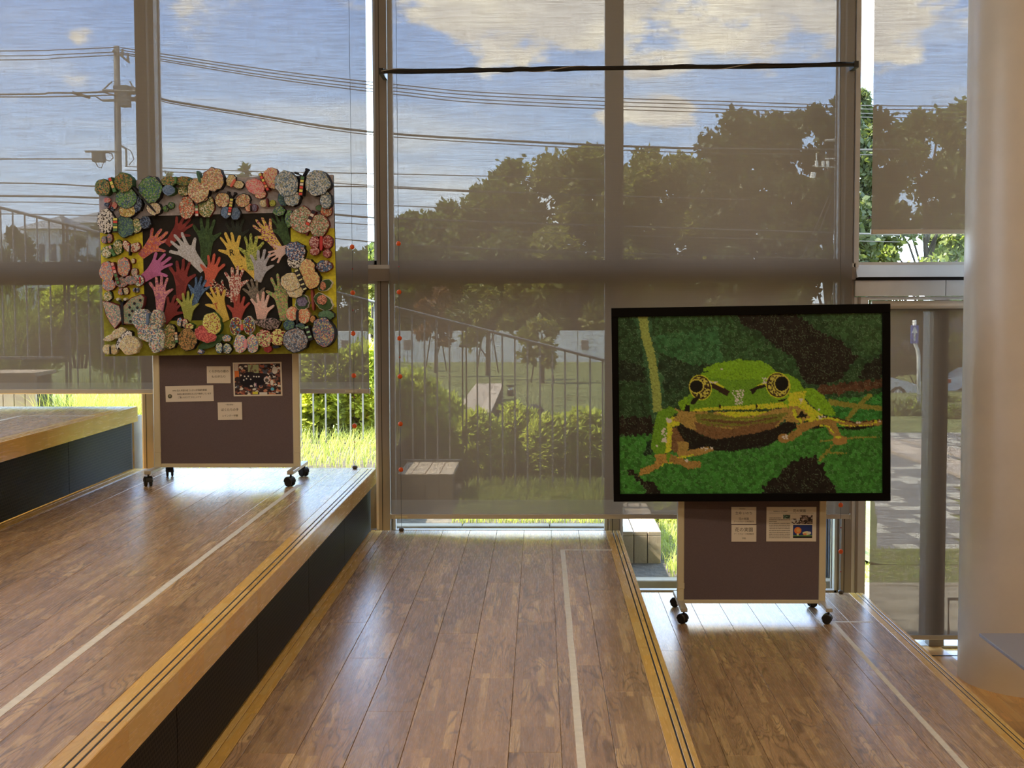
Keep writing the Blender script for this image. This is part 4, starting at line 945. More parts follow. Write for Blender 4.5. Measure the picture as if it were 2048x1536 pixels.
hand(540, 1000, 125, 3, 'pmag', 1, .3); hand(815, 990, 112, 18, 'blu', -1, .35); hand(1105, 930, 125, 6, 'rw', 1, .35); hand(1250, 1010, 110, -15, 'ggr', 1, .3)
y_t = hand(975, 1080, 125, -25, 'yel', -1, .35); hand(625, 1130, 118, 32, 'dred', 1, .2); hand(745, 1110, 115, 0, 'oli', 1, .15); hand(1440, 1010, 145, -8, 'gy', -1, .55)
hand(1120, 1130, 115, 6, 'red', -1, .1); hand(1300, 1120, 122, 4, 'pk', 1, .12)
def letter(s, x, y, size, yy, m, rot):
    lx, lz = uvz(x, y)
    o = text(s, size, 0, 0, 0, m, ca, 'letter'); o.location = (lx, yy, lz); o.rotation_euler = (0, rot, 0)
letter('R', 1076, 700, .052, y_r-.004, M_ink, -.05); letter('T', 962, 1100, .055, -.0225, bodyc('brick_red', (120, 50, 30)), -.3)
# butterflies
bn_ = [0]
def ellp(cx, cy, rx, ry, rot=0, n=22, wob=.085, g=0):
    r = random.Random(int(cx*7+cy)); a0 = math.radians(rot); out = []
    for i in range(n):
        t = 2*PI*i/n; k = 1+r.uniform(-wob, wob); x = (rx*k+g)*math.cos(t); y = (ry*k+g)*math.sin(t)
        out.append((cx+x*math.cos(a0)-y*math.sin(a0), cy+x*math.sin(a0)+y*math.cos(a0)))
    return out
def butterfly(wings, body=None, outline=OUT, ow=5, bm_=None, bands=None, ant=(), name='butterfly', puff=.010):
    bn_[0] += 1; base = -.020-.00035*bn_[0]
    root = bpy.data.objects.new(name, None); C.objects.link(root); root.parent = ca
    for i, wg in enumerate(wings):
        cx, cy, rx, ry, pn = wg[:5]; rot = wg[5] if len(wg) > 5 else 0
        th = puff*(.5+.5*min(rx, ry)/80); y0 = base-th-.0004*i
        if outline: MB().prism(zpoly(ellp(cx, cy, rx, ry, rot, g=ow*.62)), y0+.0022, -.005).build('wing_outline', outline, root)
        top = zpoly(ellp(cx, cy, rx*.97, ry*.97, rot)); rim = zpoly(ellp(cx, cy, rx, ry, rot)); n = len(top); c0 = uvz(cx, cy)
        vs = [(x, y0+.0010, z) for x, z in rim]+[(x, y0, z) for x, z in zpoly(ellp(cx, cy, rx*.86, ry*.86, rot))]+[(c0[0], y0-.001, c0[1])]+[(x, -.005, z) for x, z in rim]
        fs = [(i2, (i2+1) % n, n+(i2+1) % n, n+i2) for i2 in range(n)]+[(n+i2, n+(i2+1) % n, 2*n) for i2 in range(n)]+[(i2, 2*n+1+i2, 2*n+1+(i2+1) % n, (i2+1) % n) for i2 in range(n)]
        MB().add(vs, fs).build('wing', pm(pn), root)
    if body:
        x0, y0_, x1, y1_, bw = body; yb_ = base-puff-.006
        if bands:
            k = len(bands)
            MB().prism(zpoly(thick([(x0, y0_), (x1, y1_)], bw+8)), yb_+.0012, -.006).build('body_outline', outline or OUT, root)
            for i in range(k):
                a, b = i/k+.02, (i+1)/k-.02
                MB().prism(zpoly(thick([(x0+(x1-x0)*a, y0_+(y1_-y0_)*a), (x0+(x1-x0)*b, y0_+(y1_-y0_)*b)], bw)), yb_, -.006).build('body_band', bodyc('band_%d_%d_%d' % bands[i], bands[i]), root)
        else:
            m_ = bm_ or OUT; pts = [(x0+(x1-x0)*t, y0_+(y1_-y0_)*t) for t in (0, .2, .5, .8, 1)]
            MB().prism(zpoly(thick(pts, [bw*.5, bw, bw*.9, bw, bw*.4])), yb_, -.006).build('body', m_, root)
        for (ax, ay) in ant:
            MB().prism(zpoly(thick([(x0, y0_), ((x0+ax)/2+(ax-x0)*.05, (y0_+ay)/2), (ax, ay)], [6, 6, 5])), yb_, -.012).build('antenna', OUT, root)
            MB().prism(zpoly(ellp(ax, ay, 9, 9, n=10)), yb_-.001, -.012).build('antenna_tip', OUT, root)
R_, Y_, G_, W_, B_ = (150, 50, 36), (180, 150, 60), (56, 84, 44), (200, 180, 150), (24, 22, 24)
Bf = butterfly
Bf([(125, 215, 58, 62, 'go'), (285, 180, 66, 72, 'go')], (185, 145, 225, 250, 20), OUTG, 4, bands=[R_, Y_, (170, 110, 60), G_], puff=.05)
Bf([(300, 295, 78, 78, 'gb'), (482, 235, 86, 100, 'gb'), (305, 385, 62, 52, 'yb'), (368, 335, 46, 62, 'navy'), (505, 375, 52, 46, 'cr')], (352, 212, 525, 402, 15), OUT, 6, puff=.035)
Bf([(625, 172, 60, 34, 'go'), (732, 170, 66, 32, 'go'), (622, 238, 48, 38, 'bl')], (680, 140, 682, 190, 14), OUTG, 3, bm_=bodyc('leaf', (60, 84, 44)), puff=.05)
Bf([(745, 365, 58, 82, 'rg'), (890, 355, 60, 84, 'gm'), (722, 235, 42, 44, 'gm')], (822, 350, 826, 430, 20), OUTR, 3, bands=[G_, W_, R_, W_], puff=.012)
Bf([(845, 240, 80, 92, 'py'), (955, 160, 78, 85, 'py'), (850, 290, 60, 40, 'py')], (838, 100, 862, 186, 20), OUT, 5, bm_=bodyc('leafd', (44, 66, 44)), puff=.035)
Bf([(142, 305, 26, 20, 'pnk'), (196, 345, 22, 26, 'pnk'), (138, 338, 18, 14, 'navy'), (180, 370, 14, 18, 'navy')], (182, 322, 160, 368, 10), None, 0, bm_=OUTR)
Bf([(138, 462, 62, 92, 'bw'), (285, 500, 66, 82, 'teal'), (366, 500, 40, 56, 'gm'), (436, 474, 42, 46, 'navy')], (214, 440, 214, 540, 30), OUT, 4, bands=[Y_, R_, G_, Y_, G_], puff=.02)
Bf([(585, 372, 20, 22, 'gb'), (625, 348, 24, 24, 'gb')], (590, 345, 622, 378, 6), OUTG, 2)
Bf([(1015, 310, 54, 52, 'py', 20), (1168, 315, 54, 44, 'py', -20), (1040, 402, 38, 42, 'bl'), (1110, 412, 36, 44, 'bl')], (1088, 300, 1068, 425, 22), OUT, 8, bands=[Y_, (170, 120, 60), Y_, R_, R_, W_], ant=((1062, 256), (1112, 262)), puff=.014)
Bf([(1078, 168, 34, 44, 'cre', 20), (1135, 198, 38, 28, 'cre')], (1112, 160, 1078, 215, 18), OUT, 6, bm_=bodyc('rust', (150, 70, 54)))
Bf([(1262, 215, 72, 56, 'pnk', 20), (1300, 270, 40, 34, 'pky'), (1375, 140, 52, 68, 'pky', 20), (1410, 190, 60, 40, 'pky')], (1300, 118, 1362, 245, 16), OUTR, 2, bands=[Y_, R_, Y_, R_, (170, 110, 60), R_], puff=.025)
Bf([(1320, 335, 28, 26, 'cre'), (1385, 335, 22, 24, 'oyel')], (1345, 300, 1355, 365, 14), None, 0, bm_=OUTR)
Bf([(1505, 200, 84, 95, 'bwm', -20), (1735, 195, 88, 96, 'bwm', 20), (1540, 300, 60, 60, 'bwm'), (1790, 320, 42, 62, 'bwm')], (1625, 145, 1608, 285, 24), OUT, 4, bands=[G_, Y_, W_, R_, Y_, R_], ant=((1572, 120), (1652, 95)), puff=.045)
Bf([(1208, 365, 24, 30, 'pky'), (1252, 370, 20, 26, 'purp')], (1228, 350, 1228, 395, 8), OUTR, 5)
Bf([(1470, 295, 40, 62, 'teal'), (1438, 395, 44, 34, 'gb'), (1515, 452, 34, 62, 'gb')], None, OUT, 4, puff=.018)
Bf([(1785, 390, 42, 44, 'rg'), (1730, 372, 24, 22, 'gn')], None, OUTR, 4)
Bf([(1608, 462, 86, 98, 'mx'), (1730, 502, 72, 82, 'mx')], (1700, 395, 1648, 500, 26), OUTR, 5, bands=[B_, W_, B_, W_, R_], puff=.02)
Bf([(1662, 620, 1, 1, 'mx')], (1640, 500, 1642, 575, 18), None, 0, bm_=OUTR)
# left column
Bf([(125, 602, 24, 26, 'gp'), (160, 590, 22, 34, 'gp')], (142, 580, 146, 625, 8), OUTR, 4)
Bf([(140, 695, 40, 42, 'gm'), (225, 655, 34, 54, 'gm')], (165, 645, 205, 722, 18), OUTG, 4, bands=[(170, 110, 90), G_, G_])
Bf([(293, 650, 24, 46, 'rw2', -30), (355, 660, 42, 34, 'rw2', -30)], (325, 642, 316, 720, 10), OUTR, 4)
Bf([(340, 760, 14, 18, 'cre'), (352, 845, 24, 32, 'pg'), (385, 905, 38, 42, 'bwh')], (395, 880, 398, 930, 12), OUTR, 3, bm_=bodyc('rust2', (130, 40, 34)))
Bf([(145, 840, 54, 76, 'pb'), (270, 805, 48, 68, 'pb'), (160, 940, 48, 44, 'pb'), (255, 920, 44, 38, 'gp'), (325, 905, 50, 32, 'gp')], (188, 772, 238, 935, 20), OUTR, 4, bands=[(180, 110, 90), (150, 60, 50), (180, 110, 90), G_, G_, G_], puff=.014)
Bf([(250, 990, 22, 26, 'pb'), (285, 985, 22, 26, 'cre')], (262, 970, 275, 1010, 9), OUTR, 3)
Bf([(352, 978, 12, 18, 'bbr'), (372, 978, 10, 18, 'bbr')], (362, 965, 362, 990, 5), None, 0)
Bf([(150, 1025, 32, 38, 'gm', 30)], None, OUT, 3)
def wingpoly(root, pts, mname, out, y0, g=6):
    cx = sum(p[0] for p in pts)/len(pts); cy = sum(p[1] for p in pts)/len(pts)
    big = [(x+(x-cx)/math.hypot(x-cx, y-cy)*g, y+(y-cy)/math.hypot(x-cx, y-cy)*g) for x, y in pts]
    MB().prism(zpoly(big), y0+.002, -.006).build('wing_outline', out, root); MB().prism(zpoly(pts), y0, -.006).build('wing', pm(mname), root)
sp = bpy.data.objects.new('butterfly', None); C.objects.link(sp); sp.parent = ca
wingpoly(sp, [(112, 1062), (170, 1072), (238, 1098), (252, 1150), (254, 1205), (205, 1265), (170, 1220), (140, 1160)], 'pg', OUTR, -.042)
wingpoly(sp, [(272, 1100), (330, 1040), (405, 1012), (428, 1035), (420, 1090), (385, 1150), (350, 1232), (278, 1228)], 'spg', OUTR, -.042)
for a, b in ((400, 1054), (356, 1078), (320, 1108), (378, 1110), (340, 1135), (318, 1165), (350, 1192), (325, 1212)): MB().prism(zpoly(ellp(a, b, 10, 11, n=12, wob=0)), -.0435, -.0415).build('wing_spot', OUT, sp)
MB().prism(zpoly(thick([(262, 1070), (262, 1150), (268, 1240)], [20, 22, 10])), -.046, -.006).build('body', OUT, sp)
for ax, ay in ((230, 1047), (286, 1046)):
    MB().prism(zpoly(thick([(260, 1080), ((260+ax)/2, 1066), (ax, ay)], 8)), -.046, -.012).build('antenna', OUT, sp); MB().prism(zpoly(ellp(ax, ay, 11, 11, n=12, wob=0)), -.047, -.012).build('antenna_tip', pm('cw'), sp)
# bottom row
Bf([(410, 1195, 64, 78, 'fl'), (530, 1195, 52, 72, 'fl'), (452, 1290, 68, 72, 'fl'), (530, 1355, 62, 92, 'fl')], (466, 1150, 466, 1240, 20), None, 0, bm_=bodyc('slate', (66, 76, 84)), puff=.035)
Bf([(170, 1335, 55, 24, 'cr', -20), (232, 1300, 60, 34, 'cre', -30)], None, None, 0)
Bf([(325, 1390, 76, 72, 'cre')], None, None, 0, puff=.03)
Bf([(298, 1318, 42, 30, 'bw', -30), (240, 1378, 20, 44, 'bw', 15)], None, OUT, 6, puff=.022)
Bf([(142, 1425, 30, 38, 'cre'), (196, 1425, 28, 38, 'cre')], (170, 1400, 172, 1460, 9), None, 0)
Bf([(622, 1285, 38, 52, 'ogo'), (618, 1365, 52, 52, 'ogo')], None, OUT, 6, puff=.02)
Bf([(755, 1345, 72, 80, 'bo')], (672, 1290, 680, 1370, 20), OUT, 6, bands=[(150, 110, 70), (120, 110, 80), W_, G_], puff=.02)
Bf([(695, 1215, 22, 32, 'pc'), (732, 1225, 22, 32, 'pc')], (715, 1205, 706, 1262, 8), OUTR, 2)
Bf([(930, 1365, 112, 34, 'lf', -28)], None, None, 0, puff=.006)
Bf([(895, 1305, 82, 62, 'rd', 25), (942, 1225, 66, 82, 'yr', -10), (770, 1247, 32, 22, 'yl')], None, OUTG, 6, puff=.022)
Bf([(1110, 1245, 40, 62, 'rgy'), (1210, 1240, 38, 64, 'rgy')], (1160, 1230, 1162, 1275, 16), OUTY, 5, bm_=bodyc('rust3', (150, 60, 50)))
Bf([(1300, 1222, 46, 26, 'dk', 20), (1370, 1225, 74, 44, 'dk')], None, OUT, 3)
Bf([(1045, 1335, 34, 24, 'pc')], None, OUTG, 3); Bf([(990, 1408, 26, 38, 'bwh'), (1048, 1412, 32, 38, 'bwh')], (1018, 1375, 1020, 1445, 6), OUT, 5)
Bf([(850, 1437, 22, 18, 'bbr')], None, None, 0)
Bf([(1150, 1375, 48, 70, 'pc'), (1240, 1375, 44, 68, 'pc')], (1192, 1340, 1192, 1410, 22), OUTG, 2, bm_=bodyc('salmon', (180, 96, 86)), puff=.02)
Bf([(1325, 1335, 58, 66, 'gpk'), (1425, 1325, 48, 62, 'yl'), (1465, 1300, 30, 24, 'yl')], None, OUTR, 3, puff=.014)
Bf([(1350, 1412, 28, 26, 'dr')], None, None, 0, name='paper_heart'); Bf([(1410, 1396, 25, 12, 'nv')], None, None, 0, name='paper_scrap')
# right column
Bf([(1560, 690, 74, 70, 'bbr'), (1565, 765, 66, 52, 'bw')], None, OUT, 3, puff=.018)
Bf([(1698, 625, 34, 48, 'pr'), (1795, 622, 36, 48, 'pr'), (1790, 705, 26, 30, 'pr'), (1700, 690, 34, 28, 'pr')], (1752, 578, 1750, 685, 22), OUTR, 6, bm_=bodyc('crimson', (130, 34, 30)))
Bf([(1768, 800, 56, 44, 'bbr')], None, OUTR, 4)
Bf([(1535, 915, 82, 66, 'cre'), (1560, 985, 60, 46, 'cre'), (1652, 815, 56, 68, 'yo'), (1680, 900, 62, 66, 'yo')], (1572, 825, 1640, 975, 26), OUT, 6, bands=[(150, 150, 90), B_, (150, 150, 90), B_, (150, 150, 90), B_, (150, 150, 90), B_, (150, 150, 90)], puff=.03)
Bf([(1775, 940, 56, 34, 'lf', -35), (1608, 1070, 48, 56, 'lf', 20), (1762, 1062, 76, 48, 'lf', 42)], (1680, 970, 1692, 1125, 16), OUTY, 5, bm_=bodyc('brown', (96, 40, 30)))
Bf([(1762, 945, 22, 30, 'oran')], None, None, 0, name='paper_circle', puff=.018); Bf([(1610, 1062, 38, 36, 'purp')], None, OUT, 2, name='paper_circle', puff=.018); Bf([(1755, 1048, 38, 36, 'oran')], None, OUT, 2, name='paper_circle', puff=.018)
Bf([(1532, 1150, 42, 54, 'oc'), (1620, 1165, 46, 54, 'oc')], (1574, 1125, 1572, 1225, 20), None, 0)
Bf([(1510, 1235, 42, 38, 'teal'), (1592, 1245, 34, 26, 'teal'), (1785, 1160, 56, 36, 'gn'), (1685, 1190, 20, 26, 'og')], None, OUT, 5)
Bf([(1562, 1345, 92, 90, 'bg'), (1765, 1280, 78, 106, 'ml', -8)], (1645, 1240, 1680, 1345, 26), OUT, 9, bands=[(110, 130, 90), B_, (110, 130, 90), B_, (110, 130, 90), B_], puff=.026)
# ================================================================== outdoors: ground
def smooth(a, b, x): t = min(1, max(0, (x-a)/(b-a))); return t*t*(3-2*t)
def gz(x, y):
    s = smooth(.19, .25, x/max(y, 1))
    k = x/max(y, 1)*9.6
    near = .28 if k < -1.14 else (-.10 if k < .53 else -.54)
    left = near+(-1.0-near)*smooth(12.5, 20, y)-.004*max(0, y-26)
    right = -.84-.037*max(0, y-12)
    right = max(right, -3.2)
    return left*(1-s)+right*s
def terrain():
    ys = [11.95, 12.5, 13, 14, 16, 18, 20, 23, 26, 30, 35, 40, 46, 52, 60, 70, 85, 110, 160, 260, 500]
    ss = [-1.2, -.8, -.6, -.45, -.3, -.2, -.12, -.117, 0, .054, .057, .12, .16, .18, .19, .20, .21, .22, .23, .24, .25, .27, .3, .34, .4, .6, .9, 1.3]
    V = [(s*y, y, gz(s*y, y)) for y in ys for s in ss]; n = len(ss)
    Fq = [(j*n+i, j*n+i+1, (j+1)*n+i+1, (j+1)*n+i) for j in range(len(ys)-1) for i in range(n-1)]
    return MB().add(V, Fq).build('ground', M_lawn, smooth=True)
gr = tag(terrain(), 'grassed ground sloping away outside', kind='structure')
# foliage as real leaves
def rot_basis(n, up=.0, r=RNG):
    a = r.normal(size=(n, 3)); a[:, 2] = a[:, 2]+up; a /= np.linalg.norm(a, axis=1)[:, None]
    b = r.normal(size=(n, 3)); b -= (a*b).sum(1)[:, None]*a; b /= np.linalg.norm(b, axis=1)[:, None]
    return a, b
def leaves(name, Cn, L, Wd, m, par, up=.3, r=RNG, kind='stuff'):
    n = len(Cn); a, b = rot_basis(n, up, r); k = r.uniform(.65, 1.25, n)[:, None]
    tip = Cn+a*L*k; mid = Cn+a*L*k*.5
    V = np.stack([Cn, mid+b*Wd*k*.5, tip, mid-b*Wd*k*.5], 1).reshape(-1, 3)-np.array(ORG.get(par.name, Vector()))
    Fq = np.arange(n*4).reshape(n, 4)
    o = npmesh(name, V, Fq, m, par); o['kind'] = kind; return o
def clump(c, rad, n, r=RNG, shell=.45):
    d = r.normal(size=(n, 3)); d /= np.linalg.norm(d, axis=1)[:, None]
    q = r.uniform(shell, 1.0, n)**.6*(1+.5*(r.random(n) > .88)*r.random(n))
    return np.array(c)+d*q[:, None]*np.array(rad)
def tree(name, label, base, h, crown_r, seed, m=None, n=5200, leaf=.30, trunk=.16, group='trees beyond the lawn', low=.28, nb=15, cat='tree', flat=.8, dense=1.0, cl=(.22, .40)):
    r = np.random.default_rng(seed); x, y, z = base
    t = thing(name, label, cat, base, group)
    tb = MB(); top = Vector((x+r.uniform(-.3, .3)*crown_r*.3, y, z+h*.8))
    tb.tube([(x, y, z-.1), (x+.02*h*r.uniform(-1, 1), y, z+h*.3), ((x+top.x)/2, y, z+h*.55), top], [trunk, trunk*.8, trunk*.55, trunk*.2], 7)
    cs = []
    for i in range(nb):
        hz = low+(1-low)*((i+.5)/nb); wr = max(.30, math.sqrt(max(0, 1-((hz-.52)/.53)**2)))
        a = r.uniform(0, 2*PI); q = crown_r*wr*r.uniform(.30, 1.0)
        c = (x+math.cos(a)*q, y+math.sin(a)*q*.7, z+h*hz-(crown_r*.12)); cs.append((c, crown_r*r.uniform(*cl)))
        if i % 2 == 0: tb.tube([(x, y, z+h*max(.15, hz-.28)), ((x+c[0])/2, (y+c[1])/2, z+h*(hz-.1)), c], [trunk*.4, trunk*.25, trunk*.08], 5)
    tb.build('trunk', M_bark, t)
    pts = np.concatenate([clump(c, (q, q*.9, q*flat), int(n/nb), r, .25) for c, q in cs])
    leaves('crown', pts, leaf, leaf*.62, m or M_tree, t, .1, r)
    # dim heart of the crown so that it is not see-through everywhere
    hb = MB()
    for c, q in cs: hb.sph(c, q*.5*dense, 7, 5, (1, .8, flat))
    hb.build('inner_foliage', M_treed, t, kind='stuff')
    return t
def at_(u, vtop, vbase, Y):     # base point and height
    b = P(u, vbase, Y); tp = P(u, vtop, Y); return (b.x, Y, b.z), tp.z-b.z
TR = [  # u, v top, Y, crown radius px, material, label
 (835, 425, 72, 75, M_tree, 'low rounded tree at the left end of the tree belt, right of the white gap'),
 (905, 405, 78, 70, M_tree, 'dark tree second from the left end of the tree belt'),
 (985, 365, 70, 80, M_tree, 'tree with sky showing through its lower crown, left of the middle'),
 (1060, 322, 74, 85, M_tree, 'broad tree at the first tall shoulder of the tree belt'),
 (1150, 300, 68, 90, M_treey, 'olive green tree reaching the top just left of the central mullion'),
 (1235, 292, 75, 90, M_treey, 'broad olive tree directly behind the central mullion'),
 (1320, 318, 70, 85, M_treey, 'yellowish olive tree forming a dip in the skyline'),
 (1420, 280, 72, 85, M_tree, 'tree left of the tall dark pair in the tree belt'),
 (1490, 225, 66, 75, M_treed, 'tall dark tree with pointed top in the right part of the belt'),
 (1575, 220, 70, 75, M_treed, 'tall dark tree between the two pointed tops of the belt'),
 (1655, 192, 64, 70, M_treed, 'tallest dark tree, left of the clear glass strip'),
 (1735, 180, 66, 50, M_treed, 'loose tall tree seen through the clear glass strip'),
 (1850, 215, 70, 90, M_tree, 'rounded dense tree beside the white column'),
 (1945, 205, 76, 80, M_tree, 'rounded tree half hidden by the white column'),
 (1400, 400, 92, 90, M_treed, 'dim tree filling the gap behind the middle of the belt'),
 (1130, 430, 95, 95, M_treed, 'dim tree filling the gap behind the olive trees'),
 (790, 470, 85, 50, M_tree, 'small tree beside the tall mullion at the left end of the belt'),
 (700, 500, 90, 45, M_tree, 'tree whose crown shows between the collage and the tall mullion'),
]
for i, (u, vt, Y, cr_, m, lab) in enumerate(TR):
    b, h = at_(u, vt, 735 if u < 1700 else 800, Y)
    tree('tree', lab, b, h*1.0, cr_*Y/F*1.45, 100+i, m, n=15000, leaf=.36, trunk=.22, low=.10, nb=48, dense=.72, cl=(.13, .36))
# small trees in front of them
for i, (u, vt, vb, Y, cr_, m, lab) in enumerate([
 (872, 575, 740, 46, 40, M_red, 'reddish young tree held by wooden stakes near the railing post'),
 (975, 560, 745, 44, 50, M_treey, 'pale green young tree before the white garden wall'),
 (1085, 640, 765, 42, 42, M_treey, 'thin yellowish young tree with stakes nearest to the frog picture'),
 (745, 560, 745, 50, 24, M_treey, 'slim young tree seen through the clear strip beside the tall mullion')]):
    b, h = at_(u, vt, vb, Y); t = tree('young_tree', lab, b, h, cr_*Y/F, 200+i, m, n=900, leaf=.24, trunk=.07, low=.35, nb=8, group='young staked trees on the lawn', dense=.35)
    for dx in (-.35, .35): MB().tube([(b[0]+dx, b[1], b[2]), (b[0]+dx*.35, b[1], b[2]+1.5)], .022, 6).build('stake', M_bark, t)
for (u, lab, vt) in ((495, 'small conifer top rising behind the collage', 338), (340, 'small distant tree top behind the collage', 352)):
    b, h = at_(u, vt, 700, 95); t = thing('conifer', lab, 'tree', b, 'distant trees behind the collage')
    MB().tube([b, (b[0], b[1], b[2]+h)], [.2, .03], 6).build('trunk', M_bark, t)
    r = np.random.default_rng(int(u)); q = r.random(900); rad = (1-q)*1.6+.1; a = r.uniform(0, 2*PI, 900)
    pts = np.c_[b[0]+np.cos(a)*rad*r.random(900)**.5, b[1]+np.sin(a)*rad*r.random(900)**.5, b[2]+h*(.45+.56*q)]
    leaves('crown', pts, .5, .2, M_tree, t, -.2, r)
# left distant trees / bushes band
for i, (u, vt, Y, cr_) in enumerate(((30, 455, 60, 60), (150, 470, 62, 50), (215, 450, 66, 50), (300, 480, 64, 60), (640, 520, 80, 50))):
    b, h = at_(u, vt, 700, Y); tree('tree', ['dim tree at the far left edge behind the railing', 'dim low tree behind the railing post', 'dim tree whose top shows left of the collage', 'tree hidden mostly by the collage', 'low tree right of the collage behind the railing'][i], b, h, cr_*Y/F, 300+i, M_treed, n=2600, leaf=.30, nb=12, group='distant trees at the left', cl=(.15, .3))
# ------------------------------------------------ shrubs with rosettes of leaves
def shrub(label, c, rad, seed, nros=230, leaf=.085, m=None, group='evergreen shrubs behind the railing'):
    r = np.random.default_rng(seed); t = thing('evergreen_shrub', label, 'shrub', (c[0], c[1], c[2]-rad[2]), group)
    d = r.normal(size=(nros, 3)); d[:, 2] = np.abs(d[:, 2])*1.3-.55; d[:, 1] = np.where(r.random(nros) < .35, -np.abs(d[:, 1]), d[:, 1]); d /= np.linalg.norm(d, axis=1)[:, None]
    ctr = np.array(c)+d*np.array(rad)*r.uniform(.72, 1.04, nros)[:, None]
    k = 9; V = []; 
    for j in range(k):
        an = 2*PI*j/k+r.uniform(0, .5, nros); upv = d*.5+np.array([0, 0, .65]); upv /= np.linalg.norm(upv, axis=1)[:, None]
        s1 = np.cross(upv, r.normal(size=(nros, 3))); s1 /= np.linalg.norm(s1, axis=1)[:, None]; s2 = np.cross(upv, s1)
        dr = s1*np.cos(an)[:, None]+s2*np.sin(an)[:, None]; tilt = r.uniform(.1, .9, nros)[:, None]
        ax = dr*(1-tilt*.5)+upv*tilt; ax /= np.linalg.norm(ax, axis=1)[:, None]; sd = np.cross(ax, upv); sd /= np.linalg.norm(sd, axis=1)[:, None]+1e-6
        L = leaf*r.uniform(.7, 1.2, nros)[:, None]
        V.append(np.stack([ctr, ctr+ax*L*.55+sd*L*.17, ctr+ax*L, ctr+ax*L*.55-sd*L*.17], 1))
    V = np.concatenate(V).reshape(-1, 3)-np.array(ORG[t.name])
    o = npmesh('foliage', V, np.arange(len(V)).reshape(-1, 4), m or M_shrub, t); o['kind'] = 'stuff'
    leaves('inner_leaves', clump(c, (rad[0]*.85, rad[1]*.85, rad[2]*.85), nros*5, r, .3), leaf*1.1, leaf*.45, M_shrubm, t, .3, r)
    hb = MB(); hb.sph(c, 1, 12, 8, (rad[0]*.55, rad[1]*.55, rad[2]*.6)); hb.build('shade_heart', M_shrubd, t, kind='stuff')  # dark core paints the shade inside the shrub
    sb = MB()
    for q in range(5): sb.tube([(c[0]+(q-2)*.03, c[1], c[2]-rad[2]-.1), (c[0]+(q-2)*rad[0]*.3, c[1]+((q*7) % 3-1)*rad[1]*.3, c[2]+rad[2]*.4)], [.014, .006], 5)
    sb.build('stem', M_bark, t)
    return t
SH = [ # u, v centre, Y, rx px, rz px
 (155, 640, 12.2, 70, 75, 'leafy shrub behind the railing post left of the collage'), (60, 690, 12.4, 80, 60, 'dark shrub low at the far left behind the railing'),
 (240, 700, 12.3, 60, 60, 'shrub half covered by the left edge of the collage'),
 (640, 790, 11.7, 66, 100, 'bright shrub just right of the left board, behind the bars'), (722, 795, 11.75, 60, 105, 'sunlit shrub beside the tall mullion, left of it'),
 (570, 780, 12.3, 60, 70, 'shrub hidden mostly by the left pin board'),
 (820, 835, 12.0, 72, 95, 'tall shrub at the left edge of the widest blind'), (880, 870, 12.3, 60, 80, 'shrub between the tall left shrub and the railing post'),
 (950, 905, 11.9, 62, 78, 'low shrub just right of the railing post'), (1030, 900, 12.2, 60, 85, 'shrub below the black bollard'), (1100, 915, 12.0, 60, 80, 'shrub below the thin staked tree'),
 (1170, 905, 12.1, 60, 85, 'shrub beside the central mullion low down'), (1235, 910, 12.2, 55, 80, 'shrub behind the left frame of the frog picture'),
 (1340, 1030, 12.0, 60, 90, 'shrub low between the frog picture and the timber bench'), (1420, 1040, 12.2, 70, 90, 'shrub hidden by the right pin board'),
 (1560, 1040, 12.4, 70, 90, 'shrub hidden by the frog picture'),
]
for i, (u, v, Y, a, b, lab) in enumerate(SH):
    p = P(u, v, Y); shrub(lab, tuple(p), (a*Y/F, a*Y/F*.8, b*Y/F), 400+i, nros=420 if u < 1300 else 150)
# ------------------------------------------------ planting strip with kerbs and grass
def blades(name, xs, ys, zb, n, h, wd, m, par, seed, lean=.5, seg=4, zf=None):
    r = np.random.default_rng(seed); x = r.uniform(*xs, n); y = r.uniform(*ys, n); z = np.full(n, zb) if zf is None else zf(x, y)
    an = r.uniform(0, 2*PI, n); L = h*r.uniform(.5, 1.2, n); ln = lean*r.uniform(.3, 1.3, n)
    pts = []
    for j in range(seg+1):
        t = j/seg; px_ = x+np.cos(an)*L*ln*t*t; py_ = y+np.sin(an)*L*ln*t*t; pz_ = z+L*(t-.45*ln*t*t); w = wd*(1-t*.92)
        sx, sy = -np.sin(an)*w, np.cos(an)*w
        pts.append(np.stack([np.c_[px_-sx, py_-sy, pz_], np.c_[px_+sx, py_+sy, pz_]], 1))
    V = np.stack(pts, 1).reshape(-1, 3)-np.array(ORG.get(par.name, Vector()))
    base = np.arange(n)*(seg+1)*2; Fq = np.concatenate([np.c_[base+2*j, base+2*j+1, base+2*j+3, base+2*j+2] for j in range(seg)])
    o = npmesh(name, V, Fq, m, par); o['kind'] = 'stuff'; return o
BEDS = [(-5.0, P(757, 900, 9.6).x, .33, .66, 'upper'), (P(757, 900, 9.6).x, P(1242, 1000, 9.6).x, -.055, .26, 'middle'), (P(1242, 1000, 9.6).x, P(1700, 1000, 9.6).x, -.43, -.10, 'lower')]
